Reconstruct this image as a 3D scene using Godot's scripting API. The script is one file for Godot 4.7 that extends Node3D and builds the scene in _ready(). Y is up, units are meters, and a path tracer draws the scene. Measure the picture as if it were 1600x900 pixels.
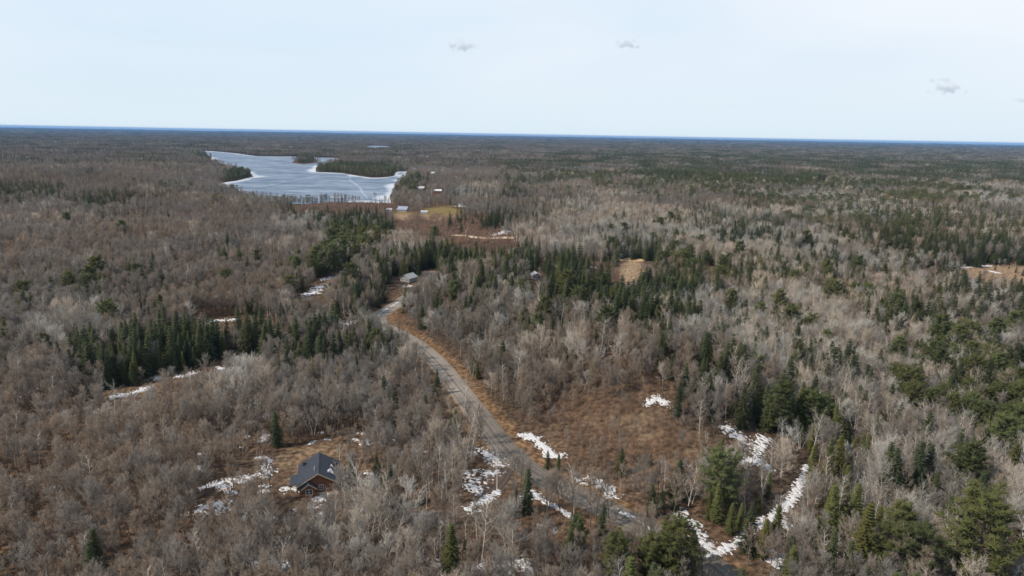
extends Node3D
# An early-spring wood with a frozen lake, a country road and a brown cabin, seen from the air. The camera stands over the origin and looks down -z.

const ROAD_PATH = [Vector2(48.9, -119.1), Vector2(43.7, -130.3), Vector2(37.4, -138.8), Vector2(29.3, -147.3), Vector2(19.6, -157.2), Vector2(8.6, -168.1), Vector2(-0.1, -182.1), Vector2(-8.5, -204.3), Vector2(-17.0, -227.7), Vector2(-27.8, -256.6), Vector2(-37.8, -278.3), Vector2(-48.2, -295.6), Vector2(-55.7, -305.5), Vector2(-61.7, -313.8), Vector2(-65.8, -324.0), Vector2(-65.2, -337.6), Vector2(-59.2, -365.8), Vector2(-54.6, -391.6), Vector2(-52.9, -417.0), Vector2(-56.4, -445.2)]
const DRIVE_PATH = [Vector2(0.9, -176.9), Vector2(-1.7, -165.6), Vector2(-5.6, -157.5), Vector2(-10.1, -151.5), Vector2(-16.0, -148.6), Vector2(-23.7, -148.2), Vector2(-31.7, -149.6), Vector2(-40.1, -152.4), Vector2(-46.5, -155.3)]
const TRACK_PATH = [Vector2(43.2, -133.3), Vector2(49.1, -136.8), Vector2(54.2, -141.1), Vector2(59.7, -146.6), Vector2(65.7, -150.5), Vector2(71.5, -156.1), Vector2(76.1, -162.8), Vector2(81.7, -171.5)]
const YARD_ROAD = [Vector2(48.3, -322.7), Vector2(61.0, -363.0), Vector2(77.5, -405.0), Vector2(89.3, -429.5), Vector2(93.3, -467.9)]
const LEFT_TRACK = [Vector2(-112.0, -351.5), Vector2(-110.6, -370.2), Vector2(-111.4, -392.8), Vector2(-108.8, -412.1), Vector2(-106.7, -436.8), Vector2(-110.6, -466.2)]
const REED_STRIP = [Vector2(-54.4, -616.0), Vector2(-41.2, -610.1), Vector2(-32.2, -603.8), Vector2(-20.7, -601.2), Vector2(-9.3, -602.7), Vector2(2.1, -600.3)]
const LAKE_ROAD = [Vector2(-46.7, -871.0), Vector2(-66.9, -890.3), Vector2(-79.5, -1008.6), Vector2(-91.8, -1137.9), Vector2(-107.9, -1292.5)]
const LAKE_SHORE = [Vector2(-1393.0, -3086.0), Vector2(-1260.0, -2951.0), Vector2(-1123.0, -2790.0), Vector2(-939.0, -2524.0), Vector2(-814.0, -2549.0), Vector2(-722.0, -2498.0), Vector2(-626.0, -2480.0), Vector2(-584.0, -2314.0), Vector2(-545.0, -1943.0), Vector2(-517.0, -1803.0), Vector2(-464.0, -1616.0), Vector2(-394.0, -1584.0), Vector2(-346.0, -1509.0), Vector2(-298.0, -1441.0), Vector2(-277.0, -1456.0), Vector2(-263.0, -1514.0), Vector2(-288.0, -1690.0), Vector2(-260.0, -1699.0), Vector2(-224.0, -1395.0), Vector2(-207.0, -1225.0), Vector2(-189.0, -1046.0), Vector2(-165.0, -922.0), Vector2(-193.0, -926.0), Vector2(-221.0, -930.0), Vector2(-244.0, -926.0), Vector2(-276.0, -894.0), Vector2(-320.0, -903.0), Vector2(-364.0, -959.0), Vector2(-428.0, -1055.0), Vector2(-483.0, -1132.0), Vector2(-523.0, -1228.0), Vector2(-520.0, -1298.0), Vector2(-534.0, -1413.0), Vector2(-578.0, -1516.0), Vector2(-711.0, -1732.0), Vector2(-898.0, -2062.0), Vector2(-1000.0, -2288.0), Vector2(-1139.0, -2564.0)]
const FAR_LAKE = [Vector2(-941.0, -4379.0), Vector2(-995.0, -4840.0), Vector2(-900.0, -4805.0), Vector2(-816.0, -4629.0), Vector2(-721.0, -3967.0), Vector2(-723.0, -3677.0), Vector2(-792.0, -3817.0)]
const ISLAND = [Vector2(-657.0, -2048.0), Vector2(-744.0, -2356.0), Vector2(-774.0, -2578.0), Vector2(-699.0, -2442.0), Vector2(-596.0, -2098.0), Vector2(-596.0, -1964.0)]
const SNOW = [
	["snow bank along the right edge of the gravel driveway", 1.6, [Vector2(-9.7, -151.6), Vector2(-6.8, -155.1), Vector2(-3.0, -159.9)]],
	["grey snow patch between the driveway and the road", 3.2, [Vector2(-9.8, -168.8), Vector2(-8.6, -166.0), Vector2(-9.1, -162.0)]],
	["large snow patch beside the road above the driveway mouth", 3.0, [Vector2(-8.1, -183.4), Vector2(-5.0, -179.0), Vector2(-3.1, -175.8)]],
	["small square snow patch at the driveway mouth", 2.2, [Vector2(-5.2, -169.5), Vector2(-3.3, -170.1)]],
	["narrow snow strip along the left edge of the road", 0.9, [Vector2(5.9, -160.3), Vector2(9.0, -156.1), Vector2(13.5, -151.2), Vector2(17.0, -146.1)]],
	["snow wedge beside the spruce at the left road edge", 1.6, [Vector2(6.2, -160.3), Vector2(7.4, -157.4)]],
	["snow strip on the right road verge by the snowy track", 1.6, [Vector2(26.9, -151.7), Vector2(30.4, -149.3), Vector2(32.9, -144.6), Vector2(34.3, -142.4)]],
	["broken snow patch at the left foot of the brown knoll", 2.0, [Vector2(4.3, -194.6), Vector2(7.6, -191.8), Vector2(10.2, -185.6), Vector2(12.2, -180.4), Vector2(14.6, -180.9)]],
	["snow speck patch low on the brown knoll", 1.6, [Vector2(21.2, -168.2), Vector2(22.8, -166.8)]],
	["ragged snow patch low on the brown knoll above the road", 1.9, [Vector2(25.0, -165.4), Vector2(26.2, -161.2), Vector2(26.8, -158.8)]],
	["snow streaks below the crest of the brown knoll", 1.6, [Vector2(43.3, -200.0), Vector2(46.0, -201.8), Vector2(48.4, -199.4)]],
	["big snow patch where the snowy track meets the road", 2.8, [Vector2(42.8, -150.5), Vector2(43.7, -145.3), Vector2(44.0, -139.8), Vector2(45.3, -136.8)]],
	["lone snow pocket right of the knoll foot", 1.2, [Vector2(59.5, -174.7), Vector2(60.6, -174.9)]],
	["snow patch with dark boulders right of the knoll", 2.8, [Vector2(64.9, -188.5), Vector2(65.9, -184.3), Vector2(67.5, -182.2)]],
	["pale snow patch under the spruces right of the knoll", 2.6, [Vector2(73.8, -184.4), Vector2(71.0, -179.4), Vector2(69.1, -177.0)]],
	["snow shreds on the slope below the pale snow patch", 1.8, [Vector2(63.5, -171.8), Vector2(68.0, -173.8), Vector2(70.3, -170.2)]],
	["snow sliver among the cedars right of the knoll", 1.5, [Vector2(98.0, -214.5), Vector2(96.3, -206.9), Vector2(94.8, -202.2)]],
	["snow spur branching off the snowy track", 1.6, [Vector2(65.4, -149.9), Vector2(65.8, -146.6), Vector2(66.3, -145.0)]],
	["snow patch under the leaning birches at the bottom edge", 2.4, [Vector2(58.5, -134.9), Vector2(59.1, -130.9)]],
	["snow patch between cedar and big pine at the bottom", 2.6, [Vector2(83.3, -135.9), Vector2(82.8, -132.7)]],
	["snow sliver beside the cedar column", 1.6, [Vector2(90.2, -149.7), Vector2(89.3, -146.9)]],
	["long snow bank in the yard left of the cabin", 2.6, [Vector2(-73.1, -161.6), Vector2(-70.0, -164.2), Vector2(-66.3, -165.8), Vector2(-64.7, -168.3)]],
	["snow strip in the yard ending left of the long bank", 1.5, [Vector2(-78.0, -159.3), Vector2(-75.5, -161.2), Vector2(-72.7, -159.4)]],
	["snow tongue at the upper corner of the cabin yard", 1.4, [Vector2(-69.7, -176.4), Vector2(-67.0, -175.1), Vector2(-66.5, -170.5)]],
	["broad snow patch in the trees left of the cabin yard", 3.0, [Vector2(-73.4, -148.4), Vector2(-72.3, -150.8), Vector2(-69.3, -149.7)]],
	["round snow heap in front of the cabin", 3.2, [Vector2(-47.3, -154.5), Vector2(-46.5, -155.9)]],
	["flat snow patch beside the cabin porch", 1.8, [Vector2(-56.9, -159.2), Vector2(-54.8, -159.9)]],
	["upper of two short snow strips at the yard's lower edge", 0.9, [Vector2(-63.8, -160.7), Vector2(-62.8, -161.1), Vector2(-62.3, -160.7)]],
	["lower of two short snow strips at the yard's lower edge", 0.9, [Vector2(-62.9, -158.1), Vector2(-62.0, -158.4), Vector2(-61.5, -158.0)]],
	["small snow patch below the two short snow strips", 1.7, [Vector2(-64.1, -147.0), Vector2(-62.6, -145.2)]],
	["snow pocket behind the dark lone spruce", 1.5, [Vector2(-80.1, -205.3), Vector2(-78.5, -207.6)]],
	["snow speck left of the dark lone spruce", 1.4, [Vector2(-74.3, -192.3), Vector2(-72.8, -187.0)]],
	["small snow patch in the wood right of the cabin", 1.3, [Vector2(-42.7, -188.3), Vector2(-41.3, -186.9)]],
	["bright snow strip under the left spruce stand", 2.6, [Vector2(-122.9, -240.9), Vector2(-120.0, -242.3), Vector2(-119.7, -244.3)]],
	["snow bed at the right end of the spruce stand", 2.8, [Vector2(-111.8, -250.3), Vector2(-107.2, -248.9), Vector2(-106.2, -256.2), Vector2(-104.4, -257.0)]],
	["pale snow strip below the spruce stand", 2.2, [Vector2(-135.0, -218.9), Vector2(-133.3, -221.8), Vector2(-129.9, -223.8), Vector2(-128.7, -228.7)]],
	["snow lobe below the left end of the spruce stand", 2.0, [Vector2(-131.9, -238.4), Vector2(-129.6, -238.5)]],
	["snow patch at the far left behind the spruce stand", 2.4, [Vector2(-154.5, -214.8), Vector2(-155.3, -223.3)]],
	["snow under the small spruces left of the stand", 2.2, [Vector2(-180.2, -270.2), Vector2(-175.0, -266.1)]],
	["snow line behind the spruce stand", 2.4, [Vector2(-146.6, -307.7), Vector2(-142.6, -315.8), Vector2(-134.2, -317.9)]],
	["snow patch among spruces behind the stand", 2.4, [Vector2(-141.4, -293.6), Vector2(-137.0, -287.6)]],
	["snow patch at the right end behind the stand", 2.4, [Vector2(-114.0, -288.7), Vector2(-108.5, -279.1)]],
	["white snow patch beyond the left track", 3.8, [Vector2(-80.0, -311.2), Vector2(-75.8, -315.3)]],
	["snow along the left forest track", 4.2, [Vector2(-114.6, -365.7), Vector2(-111.0, -371.7), Vector2(-111.8, -387.4)]],
	["snow under the round pine beside the left track", 3.8, [Vector2(-115.6, -408.1), Vector2(-111.3, -414.0)]],
	["snow near the top of the left forest track", 3.0, [Vector2(-108.6, -430.6), Vector2(-107.1, -443.5)]],
	["snow at the bottom edge under birches left of the road", 3.0, [Vector2(0.4, -128.0), Vector2(2.7, -129.7), Vector2(4.0, -127.9)]],
	["snow shred at the bottom left of the olive pine", 2.4, [Vector2(-14.7, -128.3), Vector2(-12.5, -127.3)]],
	["snow patch left of the bottom birches", 2.2, [Vector2(-5.5, -128.4), Vector2(-3.3, -127.4)]],
	["snow shreds at the bottom edge below the cabin wood", 2.0, [Vector2(-54.1, -128.5), Vector2(-50.3, -127.4), Vector2(-46.7, -126.9)]],
	["white clearing in the far left wood", 6.0, [Vector2(-411.5, -749.1), Vector2(-402.1, -758.1), Vector2(-393.1, -757.0)]],
	["snow patch near the spruces by the lake marsh", 4.5, [Vector2(-209.5, -622.5), Vector2(-203.9, -636.4), Vector2(-201.4, -650.2)]],
	["snow patch on the far left track by the lake", 4.0, [Vector2(-264.4, -716.3), Vector2(-243.9, -662.7)]],
	["snow speck in the wide left wood", 3.0, [Vector2(-299.6, -456.3), Vector2(-295.4, -454.4)]],
	["snow speck lower in the wide left wood", 2.6, [Vector2(-277.2, -430.6), Vector2(-273.5, -428.6)]],
	["snow tongue beyond the tan reed strip", 5.0, [Vector2(-7.6, -685.3), Vector2(-3.5, -658.0), Vector2(-9.8, -631.0), Vector2(-18.3, -617.4)]],
	["snow at the mouth of the lake road", 5.0, [Vector2(-71.7, -888.1), Vector2(-60.8, -875.5)]],
	["snow beside the sand pile in the far yard", 3.2, [Vector2(84.4, -519.2), Vector2(78.4, -492.6)]],
	["snow cap on the sand pile", 2.6, [Vector2(88.7, -492.9), Vector2(93.9, -490.4)]],
	["snow strip in the brown yard left of the sand pile", 2.4, [Vector2(46.4, -452.3), Vector2(54.7, -461.1)]],
	["long snow strip in the clearing at the right edge", 3.0, [Vector2(322.8, -488.0), Vector2(340.5, -497.3), Vector2(357.0, -504.1)]],
	["snow shreds below the clearing at the right edge", 2.0, [Vector2(338.9, -475.5), Vector2(338.2, -466.6)]],
	["snow strip on the road shoulder past the bend", 2.2, [Vector2(-67.2, -327.8), Vector2(-64.9, -343.0), Vector2(-61.5, -358.3)]],
	["snow heap beyond the grey metal roof", 2.4, [Vector2(-64.2, -397.4), Vector2(-59.6, -400.2)]],
]
const REGIONS = [
	[2, 0.66, Vector4(-144, -255, 30, 32)],
	[2, 0.60, Vector4(-113, -269, 22, 25)],
	[2, 0.25, Vector4(37, -388, 84, 94)],
	[2, 0.25, Vector4(59, -288, 37, 47)],
	[2, 0.80, Vector4(-128, -256, 15, 23)],
	[0, 0.85, Vector4(27, -200, 32, 29)],
	[2, 0.50, Vector4(-147, -232, 9, 18)],
	[6, 0.60, Vector4(-120, -232, 30, 8)],
	[2, 0.30, Vector4(-118, -319, 24, 30)],
	[6, 0.50, Vector4(-122, -297, 19, 23)],
	[2, 0.55, Vector4(-136, -597, 41, 87)],
	[3, 0.60, Vector4(-128, -562, 33, 57)],
	[2, 0.50, Vector4(-180, -679, 68, 50)],
	[1, 0.40, Vector4(-194, -620, 32, 51)],
	[1, 0.50, Vector4(-97, -511, 30, 54)],
	[2, 0.80, Vector4(-44, -455, 22, 53)],
	[2, 0.85, Vector4(-5, -501, 21, 50)],
	[2, 0.75, Vector4(23, -395, 30, 89)],
	[2, 0.65, Vector4(51, -330, 32, 62)],
	[2, 0.55, Vector4(88, -325, 33, 65)],
	[2, 0.50, Vector4(146, -392, 19, 40)],
	[3, 0.30, Vector4(43, -300, 17, 31)],
	[2, 0.60, Vector4(-39, -675, 44, 70)],
	[1, 0.40, Vector4(-24, -607, 34, 50)],
	[2, 0.50, Vector4(-41, -1024, 58, 137)],
	[1, 0.50, Vector4(-50, -1021, 38, 136)],
	[1, 0.55, Vector4(133, -715, 111, 124)],
	[1, 0.50, Vector4(223, -523, 75, 153)],
	[1, 0.60, Vector4(157, -292, 70, 66)],
	[1, 0.60, Vector4(147, -339, 45, 55)],
	[1, 0.45, Vector4(88, -272, 28, 54)],
	[1, 0.55, Vector4(149, -229, 54, 65)],
	[1, 0.60, Vector4(98, -155, 51, 38)],
	[1, 0.40, Vector4(54, -581, 66, 79)],
	[1, 0.55, Vector4(237, -363, 67, 53)],
	[2, 0.70, Vector4(73, -191, 7, 13)],
	[3, 0.32, Vector4(90, -193, 11, 16)],
	[3, 0.70, Vector4(140, -211, 11, 14)],
	[3, 0.50, Vector4(192, -264, 22, 40)],
	[2, 0.25, Vector4(182, -249, 25, 45)],
	[3, 0.55, Vector4(168, -220, 18, 43)],
	[2, 0.30, Vector4(153, -259, 19, 24)],
	[2, 0.45, Vector4(104, -157, 10, 7)],
	[3, 0.50, Vector4(148, -184, 11, 31)],
	[3, 0.65, Vector4(80, -152, 4, 22)],
	[3, 0.60, Vector4(75, -135, 4, 11)],
	[2, 0.13, Vector4(86, -249, 42, 55)],
	[2, 0.25, Vector4(268, -468, 116, 161)],
	[3, 0.60, Vector4(517, -1244, 548, 372)],
	[3, 0.85, Vector4(329, -2013, 388, 573)],
	[3, 0.80, Vector4(1196, -2724, 1009, 808)],
	[3, 0.75, Vector4(1269, -1971, 526, 564)],
	[3, 0.70, Vector4(488, -1518, 252, 207)],
	[2, 0.50, Vector4(358, -567, 67, 93)],
	[2, 0.40, Vector4(222, -722, 67, 107)],
	[3, 0.45, Vector4(382, -742, 79, 108)],
	[2, 0.35, Vector4(35, -778, 58, 93)],
	[2, 0.60, Vector4(-556, -761, 55, 82)],
	[2, 0.55, Vector4(-422, -737, 55, 47)],
	[3, 0.80, Vector4(-506, -1275, 33, 255)],
	[3, 0.70, Vector4(-1057, -2371, 43, 263)],
	[3, 0.70, Vector4(-369, -1638, 113, 284)],
	[3, 0.50, Vector4(-181, -1195, 34, 222)],
	[3, 0.90, Vector4(-627, -2068, 64, 403)],
	[2, 0.40, Vector4(-704, -3758, 219, 742)],
	[3, 0.60, Vector4(-793, -2367, 173, 191)],
	[3, 0.15, Vector4(79, -197, 8, 13)],
	[3, 0.15, Vector4(93, -182, 8, 17)],
	[3, 0.40, Vector4(169, -264, 17, 29)],
	[2, 0.10, Vector4(102, -227, 38, 37)],
	[3, 0.20, Vector4(54, -147, 6, 11)],
	[2, 0.40, Vector4(124, -235, 11, 16)],
	[3, 0.35, Vector4(123, -309, 20, 31)],
	[2, 0.40, Vector4(184, -317, 24, 26)],
	[3, 0.40, Vector4(113, -426, 26, 50)],
	[2, 0.50, Vector4(207, -578, 31, 62)],
	[3, 0.40, Vector4(187, -353, 21, 30)],
	[2, 0.50, Vector4(479, -730, 98, 125)],
	[2, 0.55, Vector4(93, -492, 29, 63)],
	[2, 0.60, Vector4(31, -323, 18, 38)],
	[2, 0.60, Vector4(60, -282, 22, 39)],
	[2, 0.28, Vector4(-75, -353, 21, 72)],
	[2, 0.35, Vector4(-84, -260, 16, 28)],
	[3, 0.30, Vector4(-121, -422, 26, 66)],
	[2, 0.45, Vector4(-70, -431, 21, 63)],
	[3, 0.40, Vector4(-119, -480, 29, 54)],
	[2, 0.30, Vector4(256, -349, 40, 43)],
	[1, 0.75, Vector4(-13, -188, 8, 27)],
	[1, 0.50, Vector4(-18, -170, 10, 15)],
	[1, 0.60, Vector4(-20, -133, 15, 12)],
	[1, 0.50, Vector4(-38, -142, 9, 8)],
	[1, 0.60, Vector4(-92, -216, 10, 13)],
	[1, 0.50, Vector4(4, -126, 8, 4)],
	[1, 0.40, Vector4(-34, -252, 7, 16)],
	[1, 0.30, Vector4(-184, -278, 22, 27)],
	[1, 0.30, Vector4(-121, -195, 15, 14)],
	[1, 0.30, Vector4(-104, -337, 21, 32)],
	[2, 0.20, Vector4(-73, -250, 18, 29)],
	[3, 0.20, Vector4(-56, -286, 11, 31)],
	[2, 0.12, Vector4(-32, -205, 12, 21)],
	[2, 0.22, Vector4(-80, -275, 17, 18)],
	[4, 1.00, Vector4(-193, -800, 79, 122)],
	[4, 0.90, Vector4(-62, -645, 55, 105)],
	[4, 0.85, Vector4(22, -391, 17, 85)],
	[4, 0.85, Vector4(-92, -692, 33, 76)],
	[5, 1.00, Vector4(-83, -792, 27, 91)],
	[5, 1.00, Vector4(-120, -754, 13, 73)],
	[5, 1.00, Vector4(79, -439, 9, 62)],
	[4, 0.90, Vector4(51, -401, 15, 73)],
	[5, 0.95, Vector4(342, -463, 27, 63)],
	[4, 1.00, Vector4(-25, -572, 28, 56)],
	[6, 0.68, Vector4(30, -180, 26, 22)],
	[6, 0.50, Vector4(19, -202, 13, 10)],
	[5, 0.97, Vector4(-59, -177, 7, 7)],
	[6, 0.92, Vector4(-68, -164, 11, 5)],
	[6, 0.70, Vector4(-51, -182, 14, 9)],
	[6, 0.60, Vector4(-40, -165, 8, 9)],
	[6, 0.20, Vector4(-97, -130, 15, 7)],
	[6, 0.60, Vector4(11, -138, 10, 10)],
	[6, 0.60, Vector4(20, -136, 8, 10)],
	[5, 1.00, Vector4(-51, -165, 8, 8)],
]
const LONE_CONIFERS = [
	["spruce", Vector2(-67.7, -183.7), 11.5, "dense dark spruce standing alone behind the brown cabin"],
	["spruce", Vector2(-41.1, -162.7), 8.5, "narrow dark spruce just right of the brown cabin"],
	["spruce", Vector2(-33.3, -158.1), 11.0, "tall spruce at the left of the trio right of the cabin"],
	["spruce", Vector2(-28.6, -151.4), 12.0, "black-green spruce at the right of the trio right of the cabin"],
	["spruce", Vector2(-30.5, -153.4), 8.0, "shorter middle spruce of the trio right of the cabin"],
	["spruce", Vector2(-149.3, -195.6), 5.0, "small round spruce alone in the grey wood at the left edge"],
	["spruce", Vector2(-25.7, -226.4), 9.5, "pointed spruce on the left shoulder of the road below the bend"],
	["spruce", Vector2(-29.1, -224.3), 6.5, "shorter spruce left of the pointed roadside spruce"],
	["spruce", Vector2(-39.2, -269.1), 5.0, "low bushy spruce beside the road just below the bend"],
	["cedar", Vector2(-16.4, -192.9), 9.0, "yellow-green cedar among the roadside birches"],
	["spruce", Vector2(-18.5, -197.1), 5.5, "small spruce left of the yellow-green roadside cedar"],
	["spruce", Vector2(-14.8, -183.0), 6.5, "thin spruce below the yellow-green roadside cedar"],
	["spruce", Vector2(4.4, -150.6), 12.0, "slender spruce against the left road edge by the driveway"],
	["spruce", Vector2(1.9, -148.9), 8.0, "dark spruce left of the slender roadside spruce"],
	["spruce", Vector2(10.8, -173.2), 5.5, "small dark spruce in the snow on the right verge"],
	["cedar", Vector2(13.5, -171.3), 5.5, "bushy cedar right of the small verge spruce"],
	["spruce", Vector2(34.8, -149.5), 9.0, "narrow spruce at the foot of the brown knoll"],
	["spruce", Vector2(39.0, -173.3), 3.5, "tiny spruce on the bare face of the brown knoll"],
	["spruce", Vector2(40.9, -152.1), 7.0, "thin spruce right of the narrow spruce under the knoll"],
	["pine", Vector2(51.5, -150.3), 16.0, "broad grey-green pine at the right foot of the brown knoll"],
	["spruce", Vector2(54.8, -154.7), 12.0, "dark spruce behind the broad pine at the knoll foot"],
	["cedar", Vector2(51.5, -142.1), 8.5, "bright green cedar beside the snow at the knoll foot"],
	["cedar", Vector2(54.4, -144.2), 7.0, "smaller cedar right of the bright green one"],
	["cedar", Vector2(65.4, -156.9), 7.0, "round cedar above the snowy track"],
	["cedar", Vector2(61.2, -150.4), 5.0, "yellowish small cedar on the snowy track edge"],
	["cedar", Vector2(79.4, -163.7), 11.0, "slim cedar at the top end of the snowy track"],
	["cedar", Vector2(82.6, -161.4), 14.0, "tall olive cedar right of the top of the snowy track"],
	["cedar", Vector2(87.3, -166.6), 12.5, "dark-topped cedar behind the tall olive one"],
	["cedar", Vector2(82.7, -152.3), 12.0, "ragged cedar in the column right of the snowy track"],
	["cedar", Vector2(73.7, -140.1), 14.0, "leaning cedar low in the column right of the snowy track"],
	["cedar", Vector2(79.9, -142.5), 13.0, "stout cedar low in the column right of the snowy track"],
	["cedar", Vector2(73.7, -126.7), 18.0, "big olive cedar touching the bottom edge of the picture"],
	["cedar", Vector2(81.0, -135.2), 12.0, "yellow-green cedar rising behind the big olive one"],
	["pine", Vector2(92.4, -118.3), 24.0, "giant broad white pine at the bottom right corner"],
	["pine", Vector2(108.5, -125.8), 13.0, "white pine cut by the right edge beside the giant pine"],
	["pine", Vector2(33.9, -122.0), 16.0, "big olive pine at the bottom hiding the end of the road"],
	["pine", Vector2(28.8, -122.9), 12.0, "dark pine left of the big olive pine at the bottom"],
	["pine", Vector2(22.4, -120.4), 13.0, "bright olive pine at the bottom left of the road end"],
	["cedar", Vector2(-11.3, -123.1), 13.5, "olive cedar rising from the bottom edge left of the road"],
	["spruce", Vector2(-8.5, -124.6), 9.0, "spruce at the bottom edge right of the olive cedar"],
	["pine", Vector2(176.3, -222.1), 15.0, "yellow-green pine at the right edge above the dark roof"],
	["pine", Vector2(182.5, -257.9), 14.0, "wide grey-green pine above the right-hand pine group"],
	["pine", Vector2(185.5, -276.0), 11.0, "round pine left of the wide grey-green pine"],
	["spruce", Vector2(165.0, -276.1), 10.0, "dark spruce among the pale aspens on the right"],
	["spruce", Vector2(72.7, -198.3), 12.0, "tall spruce at the left of the clump right of the knoll"],
	["spruce", Vector2(76.0, -189.1), 11.0, "black-green spruce low in the clump right of the knoll"],
	["spruce", Vector2(95.0, -230.9), 8.0, "black spike-shaped spruce above the clump right of the knoll"],
	["pine", Vector2(-111.3, -414.0), 16.0, "round dark pine beside the snowy left track"],
	["spruce", Vector2(-110.3, -315.7), 10.0, "lone spruce between the spruce stand and the left track"],
	["pine", Vector2(-63.2, -550.1), 16.0, "lone tall pine in the brown marsh beyond the road"],
]
const LONE_PALE = [
	[Vector2(-5.6, -130.2), 15.0, "white forked birch standing over the snow at the bottom edge"],
	[Vector2(98.1, -168.6), 11.0, "round pale-crowned poplar in the wood on the right"],
	[Vector2(78.7, -175.6), 9.0, "round pale tree above the top of the snowy track"],
	[Vector2(158.8, -239.3), 9.0, "low domed pale tree between the pines on the right"],
	[Vector2(-39.4, -149.5), 13.0, "tall pale birch in front of the cabin"],
	[Vector2(-21.0, -140.3), 14.0, "broad white birch in the wood below the driveway"],
	[Vector2(-124.7, -200.9), 12.0, "pale birch with a crooked trunk in the left wood"],
	[Vector2(-89.9, -210.0), 14.0, "broad pale poplar below the left spruce stand"],
	[Vector2(-14.8, -205.7), 14.0, "pale birch leaning over the road"],
	[Vector2(-3.0, -159.8), 13.0, "pale birch at the mouth of the driveway"],
]
const LANDMARKS = [
	["the brown cabin", Vector2(-50, -165)],
	["the yard's long snow bank", Vector2(-69, -165)],
	["the round snow heap", Vector2(-47, -155)],
	["the dark lone spruce", Vector2(-68, -184)],
	["the cabin's spruce trio", Vector2(-31, -154)],
	["the driveway snow bank", Vector2(-7, -155)],
	["the driveway mouth", Vector2(-3, -172)],
	["the slender roadside spruce", Vector2(4, -151)],
	["the pointed roadside spruce", Vector2(-26, -226)],
	["the road bend", Vector2(-51, -302)],
	["the yellow-green roadside cedar", Vector2(-16, -193)],
	["the knoll's left-foot snow", Vector2(9, -188)],
	["the knoll's snow streaks", Vector2(46, -201)],
	["the middle of the brown knoll", Vector2(29, -185)],
	["the narrow knoll-foot spruce", Vector2(35, -150)],
	["the big snow patch", Vector2(44, -141)],
	["the broad grey-green pine", Vector2(51, -150)],
	["the snowy track", Vector2(60, -146)],
	["the boulder snow patch", Vector2(66, -185)],
	["the knoll spruce clump", Vector2(75, -194)],
	["the tall olive cedar", Vector2(83, -161)],
	["the giant white pine", Vector2(99, -127)],
	["the big bottom cedar", Vector2(75, -129)],
	["the cedar group on the right", Vector2(146, -220)],
	["the right-edge pines", Vector2(187, -247)],
	["the wide grey-green pine", Vector2(182, -258)],
	["the left spruce stand", Vector2(-145, -228)],
	["the spruce stand's middle", Vector2(-133, -238)],
	["the spruce stand's dark right half", Vector2(-115, -249)],
	["the spruces behind the stand", Vector2(-140, -300)],
	["the spruce belt beyond the ridge", Vector2(16, -332)],
	["the belt's right end", Vector2(78, -319)],
	["the ridge's left shoulder", Vector2(-35, -334)],
	["the right conifer slope", Vector2(188, -295)],
	["the pale wood beyond", Vector2(145, -332)],
	["the pale snow strip", Vector2(-132, -223)],
	["the stand's snow bed", Vector2(-108, -252)],
	["the yard's broad snow patch", Vector2(-72, -150)],
	["the small left-edge spruce", Vector2(-149, -196)],
	["the bottom-left corner", Vector2(-97, -125)],
	["the olive bottom pine", Vector2(35, -127)],
	["the olive bottom cedar", Vector2(-11, -126)],
	["the bottom birch snow", Vector2(2, -129)],
	["the far white snow patch", Vector2(-77, -313)],
	["the small bottom-right snow", Vector2(83, -135)],
	["the broad pale poplar", Vector2(-90, -210)],
	["the ridge above the knoll", Vector2(15, -252)],
	["the pale aspens on the right", Vector2(149, -275)],
	["the round pale-crowned poplar", Vector2(98, -169)],
	["the bottom snow shreds", Vector2(-50, -127)],
	["the far left snow patch", Vector2(-154, -218)],
	["the low left wood", Vector2(-98, -160)],
	["the wood above the cabin", Vector2(-50, -211)],
	["the right birch wood", Vector2(124, -190)],
	["the dark aspen-wood spruce", Vector2(165, -276)],
]
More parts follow.
